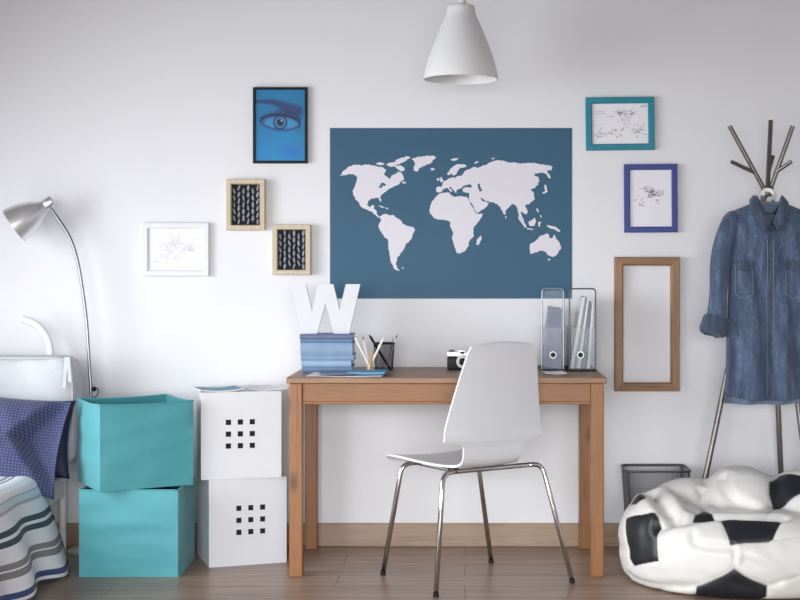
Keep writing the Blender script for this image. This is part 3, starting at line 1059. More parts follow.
sheet('paper_sheet', 'curled white sheet lying across the upper white cube', (-0.806, -0.255, cz), R(12), 0.15, 0.21, 0.002, [M['paper']], 'paper', None, 0.012, 4)

# ================================================================ floor lamp
LY = -0.145
lx = ax(91.5, LY)
t = thing('floor_lamp', 'brushed steel arched reading lamp between the bed and turquoise boxes', 'lamp', (lx, LY, 0))
bm = B(); lathe(bm, [(0, 0), (0.093, 0), (0.095, 0.004), (0.095, 0.016), (0.09, 0.02), (0.02, 0.026), (0.014, 0.05), (0, 0.05)], 40)
obj('base', bm, M['steel'], t, smooth=30)
pp = [(91.6, 540), (91.4, 470), (91, 398), (89.6, 370), (86.4, 320), (81, 280), (76.8, 258), (71, 240), (62.5, 225), (54, 213), (50, 207)]
bm = B(); tube(bm, catmull([at(px, py, LY) for px, py in pp], 6), 0.0068, 12)
obj('pole', bm, M['pole_steel'], t, True, smooth='all')
# head: axis from the knuckle to the middle of the opening
A = at(53, 200.5, LY); C_ = at(13.5, 225.8, LY - 0.03)
dirn = (C_ - A).normalized()
q = Vector((0, 0, 1)).rotation_difference(dirn).to_matrix().to_4x4()
mx = Matrix.Translation(A) @ q
Lh = (C_ - A).length
prof = [(0, -0.006), (0.012, -0.005), (0.0205, 0.002), (0.0225, 0.012), (0.0235, 0.038), (0.0255, 0.046), (0.034, 0.058), (0.048, 0.078), (0.058, 0.100), (0.066, 0.125), (0.073, 0.152), (0.0785, Lh)]
bm = B(); lathe(bm, prof + [(0.077, Lh), (0.0715, 0.152), (0.0645, 0.125), (0.0565, 0.100), (0.0465, 0.078), (0.031, 0.058), (0.0, 0.05)], 40, mx)
sh_ = obj('lamp_shade', bm, M['steel'], t, True, smooth=50)
bm = B(); lathe(bm, [(0.0235, 0.0), (0.0250, 0.004), (0.0250, 0.034), (0.0235, 0.038)], 32, mx)
obj('socket_cap', bm, M['steel'], sh_, True, smooth=30)
bm = B(); bmesh.ops.create_uvsphere(bm, u_segments=16, v_segments=12, radius=0.028, matrix=mx @ Matrix.Translation((0, 0, 0.1)))
obj('bulb', bm, M['white_plastic'], sh_, True, smooth='all')
bm = B(); bmesh.ops.create_uvsphere(bm, u_segments=12, v_segments=10, radius=0.0105, matrix=Matrix.Translation(at(94, 389, LY - 0.004)))
tube(bm, catmull([at(94, 389, LY), at(97.5, 388.5, LY), at(98, 393, LY), at(95.5, 397, LY), at(93, 397, LY)], 5), 0.0022, 8)
obj('switch', bm, M['black_plastic'], t, True, smooth='all')

# ================================================================ bed
BX0, BX1, BYH, BYF = -2.60, -1.66, -0.14, -2.1
t = thing('bed', 'white metal single bed with a tall curled headboard on the left', 'bed', ((BX0 + BX1) / 2, (BYH + BYF) / 2, 0))
def leg_(x, y, h):
    bm = B(); tube(bm, [(x, y, 0.0), (x, y, h)], 0.0145, 14); return obj('leg', bm, M['white_metal'], t, True, smooth=40)
for x in (BX0 + 0.015, BX1 - 0.005):
    leg_(x, BYH, 0.79); leg_(x, BYF, 0.52)
bm = B()
box(bm, (BX1 - 0.005, (BYH + BYF) / 2, 0.275), (0.024, BYH - BYF - 0.03, 0.085), 0.004)
obj('side_rail', bm, M['white_metal'], t, True)
bm = B()
box(bm, (BX0 + 0.012, (BYH + BYF) / 2, 0.275), (0.024, BYH - BYF - 0.03, 0.085), 0.004)
obj('side_rail', bm, M['white_metal'], t, True)
bm = B()
box(bm, ((BX0 + BX1) / 2, BYH, 0.275), (BX1 - BX0 - 0.04, 0.02, 0.085), 0.004)
tube(bm, [(BX0 + 0.015, BYH, 0.79), (BX1 - 0.005, BYH, 0.79)], 0.012, 12)
for k in range(1, 8):
    x = BX0 + (BX1 - BX0) * k / 8
    tube(bm, [(x, BYH, 0.3), (x, BYH, 0.79)], 0.007, 10)
obj('headboard', bm, M['white_metal'], t, True, smooth=40)
cp = [(50.5, 365), (50.5, 352), (49, 343), (45, 334), (38, 326), (30, 321.5), (22.5, 319)]
bm = B(); tube(bm, catmull([at(a, b, BYH + 0.02) for a, b in cp], 6), 0.0155, 14)
obj('headboard_curl', bm, M['white_metal'], t, True, smooth=40)
bm = B(); box(bm, ((BX0 + BX1) / 2, (BYH + BYF) / 2 - 0.01, 0.27), (BX1 - BX0 - 0.06, BYH - BYF - 0.05, 0.03))
obj('slat_base', bm, M['white_metal'], t, True)
bm = B(); box(bm, ((BX0 + BX1) / 2, (BYH + BYF) / 2 - 0.012, 0.327), (BX1 - BX0 - 0.04, BYH - BYF - 0.04, 0.08), 0.03, seg=4)
o = obj('mattress', bm, M['white_cotton'], None, smooth=40, origin=((BX0 + BX1) / 2, (BYH + BYF) / 2, 0.287))
tag(o, 'white mattress on the bed, mostly under the striped cover', 'mattress')

# --- striped cover: cloth measured from the hem on the visible side
bm = B()
CS = [(-1.528, 0.012), (-1.545, 0.09), (-1.575, 0.19), (-1.612, 0.29), (-1.632, 0.345), (-1.655, 0.372), (-1.70, 0.384), (-1.85, 0.388), (-2.1, 0.39), (-2.45, 0.388), (-2.58, 0.378), (-2.625, 0.34), (-2.635, 0.2), (-2.64, 0.03)]
pts = catmull([(x, 0, z) for x, z in CS], 5)
arc = [0.0]
for a, b in zip(pts, pts[1:]): arc.append(arc[-1] + (b - a).length)
NY = 70
YA, YB = -0.545, -2.12
def cover(i, j):
    p = pts[i].copy()
    s = arc[i]
    y = YA + (YB - YA) * j / (NY - 1)
    k = max(0.0, 1 - s / 0.36)
    fold = 0.020 * k * math.sin(y * 17 + 0.6 * math.sin(y * 7)) + 0.012 * k * nz(y * 6, s * 3, 0.2)
    drop = 0.012 * nz(y * 4, 3, s)
    p.x += fold - 0.05 * k * max(0, -0.62 - y) * 0.9
    # free corner of the cloth swings out past the head end
    y2 = y + (0.03 * k if j == 0 else 0.02 * k * (1 - j / NY))
    if s > 0.36 and s < 1.3:
        p.z += 0.006 * nz(p.x * 5, y * 6, 0) + 0.003 * math.sin(p.x * 30 + y * 9)
    p.z = max(p.z + drop * (1 - k) * 0.4, 0.006)
    p.y = y2
    return p
grid(bm, len(pts), NY, cover, uv=lambda a, b: ((arc[min(a, len(arc) - 1)] + 0.010 * math.sin(b * 0.35) * max(0.0, 1 - arc[min(a, len(arc) - 1)] / 0.4)) / 0.8, b / NY))
bm.normal_update()
o = obj('bed_cover', bm, M['stripes'], None, smooth='all', origin=(-2.1, -1.3, 0.006))
sm = o.modifiers.new('thick', 'SOLIDIFY'); sm.thickness = 0.006; sm.offset = 0
tag(o, 'white cotton cover with blue, grey and dark stripes draped over the bed', 'bed cover')

# --- white bolster cushion against the headboard
bm = B()
cx0, cx1, cy0, cy1, cz0, cz1 = -2.50, -1.571, -0.325, -0.165, 0.372, 0.822
box(bm, ((cx0 + cx1) / 2, (cy0 + cy1) / 2, (cz0 + cz1) / 2), (cx1 - cx0, cy1 - cy0, cz1 - cz0))
bmesh.ops.subdivide_edges(bm, edges=bm.edges[:], cuts=34, use_grid_fill=True)
c0 = Vector(((cx0 + cx1) / 2, (cy0 + cy1) / 2, (cz0 + cz1) / 2))
hs = Vector(((cx1 - cx0) / 2, (cy1 - cy0) / 2, (cz1 - cz0) / 2))
for v in bm.verts:
    rd = Vector((0.075, 0.03, 0.06))
    p = v.co - c0
    inn = Vector(tuple(max(-(hs[k] - rd[k]), min(hs[k] - rd[k], p[k])) for k in range(3)))
    dd = p - inn
    e_ = Vector((dd.x / rd.x, dd.y / rd.y, dd.z / rd.z))
    if e_.length > 1e-6:
        mxx = max(abs(e_.x), abs(e_.y), abs(e_.z))
        e_ = e_ * (mxx / e_.length)
        p = inn + Vector((e_.x * rd.x, e_.y * rd.y, e_.z * rd.z))
    q_ = p + c0
    if p.y < 0:
        a_ = nz(q_.x * 7, q_.z * 5, 2.0) + 0.6 * nz(q_.x * 16 + q_.z * 12, q_.z * 3, 5)
        q_.y += 0.016 * a_ - 0.012 * (1 - (p.x / hs.x) ** 2) * (1 - (p.z / hs.z) ** 2)
        q_.x += 0.003 * nz(q_.z * 12, 3, 1)
    v.co = q_
t = thing('cushion', 'large wrinkled white back cushion leaning on the headboard of the bed', 'cushion', (c0.x, c0.y, cz0))
obj('cushion_body', bm, M['white_cotton'], t, True, smooth='all')
bm = B()
tube(bm, catmull([(cx0 + 0.05, cy0 + 0.004, cz1 - 0.008), (-2.2, cy0 - 0.0, cz1 - 0.006), (-1.9, cy0 - 0.0, cz1 - 0.006), (cx1 - 0.05, cy0 + 0.004, cz1 - 0.010), (cx1 - 0.014, cy0 + 0.012, cz1 - 0.03), (cx1 - 0.006, cy0 + 0.012, cz1 - 0.08), (cx1 - 0.006, cy0 + 0.012, cz0 + 0.06)], 6), 0.0035, 8)
obj('piping', bm, M['white_cotton'], t, True, smooth='all')
bm = B()
for k, (a, b) in enumerate((((66, 357), (64, 388)), ((68, 357), (70, 382)))):
    p0, p1 = at(a[0], a[1], cy0 - 0.012), at(b[0], b[1], cy0 - 0.018)
    n_ = 8
    for i in range(n_):
        u0, u1 = i / n_, (i + 1) / n_
        a0, a1 = p0.lerp(p1, u0), p0.lerp(p1, u1)
        w0 = 0.007
        vs2 = [bm.verts.new(a0 + Vector((-w0, 0.001 * math.sin(i), 0))), bm.verts.new(a0 + Vector((w0, 0, 0))), bm.verts.new(a1 + Vector((w0, 0, 0))), bm.verts.new(a1 + Vector((-w0, 0.001 * math.sin(i + 1), 0)))]
        bm.faces.new(vs2)
bmesh.ops.remove_doubles(bm, verts=bm.verts, dist=0.0012)
e = bmesh.ops.extrude_face_region(bm, geom=list(bm.faces))
for v in [q for q in e['geom'] if isinstance(q, bmesh.types.BMVert)]:
    v.co.y += 0.003
obj('tie', bm, M['white_cotton'], t, True)

# --- pillows
def pillow(name, label, loc, rot, w, h, th, mat, seed, n=44, crease=None):
    bm = B()
    def f(side):
        def g(i, j):
            u, v = -1 + 2 * i / (n - 1), -1 + 2 * j / (n - 1)
            pu = max(0.0, (1 - abs(u) ** 2.6)); pv = max(0.0, (1 - abs(v) ** 2.6))
            t_ = (pu * pv) ** 0.5
            x = w / 2 * u * (1 - 0.07 * (1 - v * v) * abs(u) ** 3)
            z = h / 2 * v * (1 - 0.07 * (1 - u * u) * abs(v) ** 3)
            y = side * (th / 2 * t_)
            y += t_ * (0.012 * nz(u * 2 + seed, v * 2, side) + 0.006 * nz(u * 5 + v * 3, v * 3 - u, seed))
            if crease and side < 0: y += crease(u, v) * t_
            return Vector((x, y, z))
        return g
    uvf = lambda a, b: (a / (n - 1), b / (n - 1))
    A_ = grid(bm, n, n, f(-1), uv=uvf)
    B_ = grid(bm, n, n, f(1), uv=uvf)
    bmesh.ops.remove_doubles(bm, verts=bm.verts, dist=0.0004)
    o = obj(name, bm, mat, None, smooth='all')
    o.location = loc
    o.rotation_euler = rot
    return tag(o, label, 'pillow')
pillow('pillow', 'plain dark navy pillow tucked between the checked pillow and white cushion', (-1.815, -0.400, 0.507), (R(-12), R(2), R(4)), 0.52, 0.31, 0.10, M['navy_satin'], 4)
def cr(u, v):
    # a soft fold where the filling stops and the empty end of the case turns away
    d_ = u - (0.22 + 0.62 * abs(v - 0.15))
    return 0.10 * sstep(0.0, 0.28, d_)
pillow('pillow', 'blue and navy checked pillow lying in front at the bed head', (-1.832, -0.520, 0.503), (R(-17), R(6), R(0)), 0.56, 0.385, 0.15, M['check'], 9, 56, cr)
# ================================================================ on the desk
def book(label, c, s, rz, cover, name='book', group='blue books stacked on the desk'):
    """hardback lying flat, spine to the front"""
    w, d, h = s
    t = thing(name, label, 'book', c, rz, group)
    bm = B()
    ct = min(0.0028, h * 0.16)
    box(bm, (0, 0, ct / 2), (w, d, ct), 0.0006)
    box(bm, (0, 0, h - ct / 2), (w, d, ct), 0.0006)
    # rounded spine
    n = 8
    out = [(-d / 2 - 0.0035 * math.sin(PI * k / n), h * k / n) for k in range(n + 1)]
    inn = [(y + 0.0025, z) for y, z in out]
    pr = out + inn[::-1]
    a = [bm.verts.new((-w / 2, y, z)) for y, z in pr]
    b = [bm.verts.new((w / 2, y, z)) for y, z in pr]
    m = len(pr)
    for i in range(m):
        bm.faces.new((a[i], a[(i + 1) % m], b[(i + 1) % m], b[i]))
    for i in range(n):
        for q in (a, b):
            bm.faces.new((q[i], q[i + 1], q[m - 2 - i], q[m - 1 - i]))
    obj('cover', bm, cover, t, smooth=30)
    bm = B(); box(bm, (0, 0.001, h / 2), (w - 0.008, d - 0.006, h - 2 * ct - 0.0002))
    obj('page_block', bm, M['pages'], t)
    return t
SY = -0.34                       # front of the stack
bx = ax(326.5, SY)
rows = [(0.0225, 'book_blue_b', 302, 352, 0, 'lowest book of the blue stack on the desk'),
        (0.0235, 'book_blue_c', 301.5, 351.5, -1, 'second book from the bottom of the blue stack'),
        (0.0215, 'book_blue', 300.5, 353.5, 1, 'pale blue book third from the bottom of the stack'),
        (0.0480, 'book_blue', 300.5, 352.5, 0, 'thickest blue book, in the middle of the stack'),
        (0.0160, 'book_blue_b', 300.5, 352, -1, 'thin blue book second from the top of the stack'),
        (0.0180, 'book_violet', 299.5, 352.5, 0.6, 'violet blue top book of the stack, under the white letter')]
z = DT + 0.0004
for h, c, x0, x1, rz, lab in rows:
    w = ax(x1, SY) - ax(x0, SY)
    book(lab, ((ax(x0, SY) + ax(x1, SY)) / 2, SY + 0.085, z), (w, 0.165, h), R(rz), M[c])
    z += h + 0.0003
# letter W
WY = -0.27
pw = [(291, 286), (306, 286), (312.3, 313), (318.5, 286), (333.5, 286), (339.7, 312), (346, 286), (360.4, 286), (349.5, 335.5), (334, 335.5), (325.7, 305), (317.5, 335.5), (301.5, 335.5)]
bz = az(335.5, WY)
pts = [(ax(a, WY), az(b, WY) - bz) for a, b in pw]
mxx = sum(p[0] for p in pts) / len(pts)
bm = B(); prism(bm, [(x - mxx, zz) for x, zz in pts], -0.012, 0.012)
o = obj('letter_w', bm, M['white_card'], None)
o.location = (mxx, WY, z)
tag(o, 'white decorative capital letter W standing on the stack of blue books', 'letter')

# booklets and loose paper at the front of the desk
def flat(name, label, px0, px1, y0, y1, zz, th, mats, cat, rz=0, curl=0.003, group=None, seed=0):
    x0, x1 = ax(px0, y0), ax(px1, y0)
    return sheet(name, label, ((x0 + x1) / 2, (y0 + y1) / 2, zz), R(rz), x1 - x0, y1 - y0, th, mats, cat, group, curl, seed)
flat('paper_sheet', 'white loose sheet lying at the front of the desk under booklets', 307, 383, -0.585, -0.375, DT + 0.0004, 0.0015, [M['paper']], 'paper', -2, 0.003)
flat('booklet', 'mid blue booklet lying on the white sheet before the books', 318, 352, -0.565, -0.40, DT + 0.0070, 0.004, [M['book_violet'], M['book_violet']], 'booklet', 3, 0.002, 'blue booklets on the desk', 2)
flat('booklet', 'bright blue booklet lying before the white pencils on the desk', 348, 386, -0.555, -0.395, DT + 0.0070, 0.008, [M['paper_blue'], M['paper_blue']], 'booklet', -3, 0.002, 'blue booklets on the desk', 5)
flat('paper_sheet', 'small white sheet lying in front of the left magazine file', 545, 566, -0.45, -0.31, DT + 0.0004, 0.0015, [M['paper']], 'paper', 4, 0.004)

# clear tumbler with white pencils
TY = -0.315
tx = ax(370, TY)
t = thing('tumbler', 'small clear tumbler holding white pencils in front of the mesh cup', 'tumbler', (tx, TY, DT + 0.0004))
bm = B(); lathe(bm, [(0, 0), (0.017, 0), (0.021, 0.048), (0.0195, 0.048), (0.0155, 0.003), (0, 0.003)], 28)
obj('tumbler_body', bm, M['acrylic_clear'], t, smooth=40)
def pencil(label, p0, p1, r, mat, tip, group, name='pencil', cat='pencil'):
    t = thing(name, label, cat, p0, 0, group)
    p0, p1 = Vector(p0), Vector(p1)
    d_ = p1 - p0
    bm = B(); tube(bm, [p0, p0 + d_ * 0.88], r, 6)
    obj('shaft', bm, mat, t, True)
    bm = B(); tube(bm, [p0 + d_ * 0.88, p0 + d_ * 0.94, p1], [r, r * 0.75, r * 0.12], 8)
    obj('tip', bm, tip, t, True, smooth=40)
    return t
zb = DT + 0.0045
def pen_at(px, py, y, bx_, by_):
    return (tx + bx_, TY + by_, zb), at(px, py, y)
G = 'white pencils in the clear tumbler'
for px, py, y, bx_, by_, mt, tp, lab in (
        (354.5, 336.5, -0.35, 0.008, -0.006, 'pencil_white', 'pencil_white', 'white pencil leaning furthest left out of the clear tumbler'),
        (362.5, 335.5, -0.30, 0.0, 0.008, 'pencil_white', 'pencil_tan', 'nearly upright white pencil in the clear tumbler'),
        (384, 337, -0.33, -0.008, -0.002, 'pencil_white', 'pencil_white', 'white pencil leaning right out of the clear tumbler'),
        (372.5, 350, -0.36, 0.0, -0.009, 'pencil_tan', 'pencil_tan', 'short tan pencil at the front of the clear tumbler')):
    a, b = pen_at(px, py, y, bx_, by_)
    pencil(lab, a, b, 0.0048, M[mt], M[tp], G)

# black mesh pen cup
def mesh_wall(bm, pt, nu, nv, r, closed=True, mat=0):
    """crossed wires over a wall given by pt(u, v)"""
    for i in range(nu if closed else nu + 1):
        tube(bm, [pt(i / nu, k / 6) for k in range(7)], r, 4, mat, False)
    for j in range(1, nv):
        m = 4 * max(8, nu // 4)
        tube(bm, [pt(k / m, j / nv) for k in range(m + 1)], r, 4, mat, False)
MY = -0.20
mx_c = ax(384, MY)
t = thing('pen_cup', 'black wire mesh pen cup standing behind the white pencils', 'pen cup', (mx_c, MY, DT + 0.0004))
hC = 0.112
bm = B(); mesh_wall(bm, lambda u, v: Vector(((0.036 + 0.007 * v) * math.cos(2 * PI * u), (0.036 + 0.007 * v) * math.sin(2 * PI * u), 0.003 + v * (hC - 0.006))), 40, 26, 0.0005)
obj('mesh_wall', bm, M['black_plastic'], t)
bm = B(); tube(bm, [(0.043 * math.cos(2 * PI * k / 36), 0.043 * math.sin(2 * PI * k / 36), hC - 0.003) for k in range(37)], 0.003, 8, cap=False)
obj('rim', bm, M['black_plastic'], t, smooth='all')
bm = B(); lathe(bm, [(0, 0), (0.037, 0), (0.037, 0.004), (0, 0.004)], 32)
obj('base', bm, M['black_plastic'], t)
G = 'pens in the mesh cup'
zb = DT + 0.006
pencil('thick black pen slanting across the mesh cup to the left', (mx_c + 0.024, MY - 0.012, zb), at(369, 334.5, -0.20), 0.0055, M['black_plastic'], M['black_plastic'], G, 'pen', 'pen')
pencil('thin pale pencil leaning right out of the mesh cup', (mx_c + 0.006, MY + 0.012, zb), at(397.5, 334, -0.19), 0.0026, M['binder_light'], M['black_plastic'], G)
pencil('grey pencil standing at the right of the mesh cup', (mx_c + 0.012, MY - 0.016, zb), at(393.5, 337, -0.21), 0.003, M['binder_mid'], M['pencil_tan'], G)

# compact camera
CYY = -0.19
k_ = (CAM_D + CYY) / F
cxx = ax(462, CYY)
t = thing('camera', 'small black and silver film camera standing behind the chair back', 'camera', (cxx, CYY, DT + 0.0004))
bm = B(); box(bm, (0, 0, 0.026), (0.122, 0.034, 0.051), 0.006, seg=3)
obj('camera_body', bm, M['black_plastic'], t, smooth=40)
bm = B(); box(bm, (0, 0, 0.0635), (0.124, 0.036, 0.023), 0.005, seg=3); box(bm, (0.0, 0, 0.0765), (0.04, 0.028, 0.010), 0.003)
tp_ = obj('top_plate', bm, M['steel'], t, smooth=40)
bm = B(); box(bm, (0.002, -0.0182, 0.069), (0.016, 0.002, 0.008), 0.001)
obj('viewfinder', bm, M['black'], tp_)
bm = B(); lathe(bm, [(0, 0), (0.010, 0), (0.010, 0.007), (0, 0.007)], 20, Matrix.Translation((-0.042, 0, 0.0745)))
obj('wind_knob', bm, M['dark_steel'], tp_, smooth=40)
rx = Matrix.Translation((0.004, -0.0165, 0.034)) @ Matrix.Rotation(PI / 2, 4, 'X')
bm = B(); lathe(bm, [(0.027, 0), (0.027, 0.008), (0.0245, 0.010), (0.0235, 0.018), (0.0175, 0.019), (0.0155, 0.014), (0.0, 0.014)], 32, rx)
ln = obj('lens_ring', bm, M['binder_light'], t, smooth=30)
bm = B(); lathe(bm, [(0.0145, 0.0142), (0.013, 0.0165), (0.008, 0.0185), (0.0, 0.019)], 24, rx)
obj('lens_glass', bm, M['black'], ln, smooth='all')

# ---------------- magazine files with binders
def rect_hoop(bm, x0, x1, y, z0, z1, r, rc=0.012):
    P = [(x0, y, z0), (x0, y, z1 - rc), (x0 + rc * 0.3, y, z1 - rc * 0.3), (x0 + rc, y, z1), (x1 - rc, y, z1), (x1 - rc * 0.3, y, z1 - rc * 0.3), (x1, y, z1 - rc), (x1, y, z0)]
    tube(bm, P, r, 8)
FY, RY = -0.285, -0.035
def mag_file(label, p0, p1, hook, rodm):
    x0, x1 = ax(p0, FY), ax(p1, FY)
    w = x1 - x0
    t = thing('magazine_file', label, 'magazine file', ((x0 + x1) / 2, FY, DT + 0.0004), 0, 'clear magazine files on the desk')
    H = az(288.8, FY) - DT
    Hf = az(327, FY) - DT
    D = RY - FY
    bm = B(); rect_hoop(bm, -w / 2, w / 2, 0.0, 0.006, H, 0.0030)
    obj('front_frame', bm, M[rodm], t, smooth=50)
    bm = B(); box(bm, (0, D / 2, 0.004), (w + 0.008, D + 0.01, 0.008), 0.002)
    obj('base', bm, M['black_plastic'], t)
    bm = B(); box(bm, (0, D, Hf / 2 + 0.003), (w - 0.010, 0.0025, Hf - 0.012), 0.0005)
    obj('rear_panel', bm, M['acrylic'], t)
    bm = B(); box(bm, (0, 0.0, Hf / 2 + 0.003), (w - 0.010, 0.0025, Hf - 0.012), 0.0005)
    fp = obj('front_panel', bm, M['acrylic'], t)
    bm = B(); box(bm, (0, 0.003, H / 2), (w - 0.008, 0.002, H - 0.014), 0.0005)
    obj('frame_film', bm, M['acrylic_clear'], t)
    for sx in (-1, 1):
        bm = B(); box(bm, (sx * w / 2, D / 2, Hf / 2 + 0.003), (0.002, D - 0.010, Hf - 0.012), 0.0005)
        obj('side_panel', bm, M['acrylic_clear'], t)
    # round label hole with a dark ring
    bm = B()
    rxm = Matrix.Translation(((ax(hook, FY) - (x0 + x1) / 2), -0.0015, az(355, FY) - DT)) @ Matrix.Rotation(PI / 2, 4, 'X')
    lathe(bm, [(0.0105, 0), (0.0145, 0), (0.0145, 0.003), (0.0105, 0.003), (0.0105, 0)], 24, rxm)
    obj('finger_ring', bm, M['white_plastic'], fp, smooth=40)
    bm = B(); lathe(bm, [(0, 0.0), (0.0104, 0.0), (0.0104, 0.002), (0, 0.002)], 20, rxm)
    obj('finger_hole', bm, M['black'], fp)
    return t
f1 = mag_file('left clear magazine file on the desk, holding one grey blue binder', 542, 563.5, 553, 'pole_steel')
f2 = mag_file('right clear magazine file on the desk, holding a leaning row of folders', 569.5, 595.5, 580.5, 'dark_steel')
# wavy edge clip on the outer side of the right file
def leaning(name, label, b0, b1, t0, t1, pyb, pyt, mat, group, y0=-0.268, y1=-0.06, spine=None, cat='binder'):
    """slab with its bottom edge at pixels b0..b1 and top edge t0..t1, measured at the front of the file"""
    zb_, zt = DT + 0.0095, az(pyt, FY)
    X = [ax(q, FY) for q in (b0, b1, t1, t0)]
    ox = (X[0] + X[1]) / 2
    bm = B()
    lean = (X[3] - X[0])
    ang = math.atan2(lean, zt - zb_)
    drop = (X[1] - X[0]) * math.sin(ang)
    pr = [(X[0] - ox, 0.0 + max(0, drop)), (X[1] - ox, 0.0), (X[2] - ox, zt - zb_ - max(0, drop)), (X[3] - ox, zt - zb_)]
    prism(bm, pr, 0, y1 - y0)
    t = thing(name, label, cat, (ox, y0, zb_), 0, group)
    obj('cover', bm, mat, t)
    bm = B()
    cx_ = [(pr[0][0] + pr[1][0]) / 2, (pr[3][0] + pr[2][0]) / 2]
    def mid(k): return (cx_[0] + (cx_[1] - cx_[0]) * k, (zt - zb_) * k)
    wd = (X[1] - X[0]) * 0.22
    a, b = mid(0.45), mid(0.86)
    prism(bm, [(a[0] - wd, a[1]), (a[0] + wd, a[1]), (b[0] + wd, b[1]), (b[0] - wd, b[1])], -0.0012, -0.0002)
    if spine: obj('spine_label', bm, M[spine], t)
    else: bm.free()
    return t
G = 'binders in the magazine files'
leaning('binder', 'thick grey blue binder leaning in the left magazine file', 544.0, 561.0, 551.0, 562.2, 371, 307, M['binder_grey'], G)
G2 = 'folders leaning in the right magazine file'
leaning('folder', 'white folder leaning at the far left of the right magazine file', 570.4, 573.6, 583.0, 585.4, 371, 297, M['binder_light'], G2, cat='folder')
leaning('folder', 'mid grey folder beside the white one in the right magazine file', 574.0, 577.0, 585.8, 587.6, 371, 296.6, M['binder_mid'], G2, y0=-0.262, cat='folder')
leaning('folder', 'pale folder in the middle of the right magazine file', 577.4, 580.6, 588.0, 589.6, 371, 297.2, M['binder_light'], G2, y0=-0.266, cat='folder')
leaning('folder', 'slate folder at the right of the right magazine file', 581.0, 586.0, 590.0, 592.0, 371, 301, M['binder_grey'], G2, y0=-0.258, cat='folder')
leaning('folder', 'upright white folder against the right side of the right magazine file', 587.5, 590.2, 592.4, 594.0, 371, 304, M['binder_light'], G2, y0=-0.266, cat='folder')

# ================================================================ wire mesh waste bin
BZ = az(464, -0.058)
ya, yb = -0.255, -0.058
xa_, xb_ = ax(626, ya), ax(691.5, ya)
t = thing('waste_basket', 'grey wire mesh waste basket behind the football bean bag', 'waste basket', ((xa_ + xb_) / 2, (ya + yb) / 2, 0))
wB, dB = (xb_ - xa_) / 2, (yb - ya) / 2
def rr(u, k, w_, d_):
    # rounded rectangle outline
    a = 2 * PI * u
    c, s = math.cos(a), math.sin(a)
    e_ = 0.22
    return w_ * math.copysign(abs(c) ** e_, c), d_ * math.copysign(abs(s) ** e_, s)
def wallp(u, v):
    f_ = 0.84 + 0.16 * v
    x, y = rr(u, 0, wB * f_, dB * f_)
    return Vector((x, y, 0.004 + v * (BZ - 0.008)))
bm = B(); mesh_wall(bm, wallp, 110, 56, 0.0006)
obj('mesh_wall', bm, M['pole_steel'], t)
bm = B(); tube(bm, [wallp(k / 96, 1.0) for k in range(97)], 0.0048, 8, cap=False)
obj('rim', bm, M['dark_steel'], t, smooth='all')
for u in (0.125, 0.375, 0.625, 0.875):
    bm = B(); tube(bm, [wallp(u, k / 4) for k in range(5)], 0.0042, 8)
    obj('corner_wire', bm, M['dark_steel'], t, smooth=50)
bm = B(); pts = [wallp(k / 64, 0.0) for k in range(64)]
f_ = bm.faces.new([bm.verts.new((p.x, p.y, 0.001)) for p in pts])
e = bmesh.ops.extrude_face_region(bm, geom=[f_])
for v in [q for q in e['geom'] if isinstance(q, bmesh.types.BMVert)]: v.co.z = 0.006
obj('base', bm, M['dark_steel'], t)

# ================================================================ coat stand
NYs = -0.20
node = at(767.5, 191, NYs)
t = thing('coat_stand', 'tripod coat stand of steel rods with branching arms at the right', 'coat stand', (node.x, NYs, 0))
def rod(name, a, b, r, parent, mat='grey_steel', cap=True):
    bm = B(); tube(bm, [a, b], r, 14)
    return obj(name, bm, M[mat], parent, True, smooth=40)
for fx, fy in ((0.905, -0.275), (1.425, -0.275), (1.345, -0.035)):
    top = node + Vector((0.0, 0.0, -0.01)) + Vector((fx - node.x, fy - NYs, 0)).normalized() * 0.014
    foot = Vector((fx, fy, 0.009))
    lg = rod('leg', top, foot, 0.0115, t, 'grey_steel')
    bm = B(); lathe(bm, [(0, 0), (0.0135, 0), (0.0135, 0.016), (0, 0.016)], 16)
    bmesh.ops.translate(bm, verts=bm.verts, vec=(fx, fy, 0))
    obj('foot_cap', bm, M['black_plastic'], lg, True, smooth=40)
bm = B(); lathe(bm, [(0, -0.025), (0.022, -0.025), (0.026, -0.015), (0.026, 0.012), (0.018, 0.02), (0, 0.02)], 20, Matrix.Translation(node))
obj('hub', bm, M['grey_steel'], t, True, smooth=40)
arms = [((764.5, 190), (729.5, 126), -0.02, (731, 161.5), 0.27, -0.03), ((767.5, 190), (770.8, 120.5), 0.06, (773.2, 156), 0.24, 0.04), ((770.5, 189), (792.8, 126), -0.03, (791.5, 161.5), 0.28, -0.05)]
for a, b, dy, s, k, sy in arms:
    p0, p1 = at(a[0], a[1], NYs), at(b[0], b[1], NYs + dy)
    m_ = rod('branch', p0, p1, 0.0095, t)
    rod('side_branch', p0.lerp(p1, k), at(s[0], s[1], NYs + sy), 0.008, m_)

# ================================================================ hanger
HY = -0.315
t = thing('hanger', 'white plastic clothes hanger on the coat stand, inside the denim dress', 'hanger', at(768.5, 204, HY))
bm = B()
def P_(px, py, y=HY): return at(px, py, y)
pth = [P_(732, 226), P_(748, 215), P_(760, 209.5), P_(768.5, 207), P_(777, 209.5), P_(789, 215), P_(805, 226)]
tube(bm, catmull(pth, 6), 0.006, 10)
tube(bm, [P_(732, 226), P_(768.5, 228), P_(805, 226)], 0.005, 10)
obj('shoulder_bar', bm, M['white_plastic'], t, True, smooth=50)
bm = B()
hk = [P_(768.5, 209), P_(768.5, 203), P_(768.7, 199, HY), P_(773, 198, HY + 0.02), P_(774.5, 195, HY + 0.045), P_(771, 190.5, HY + 0.07), P_(765, 190.5, HY + 0.075), P_(762.5, 194, HY + 0.065)]
tube(bm, catmull(hk, 6), 0.0085, 12)
obj('hook', bm, M['white_plastic'], t, True, smooth=50)

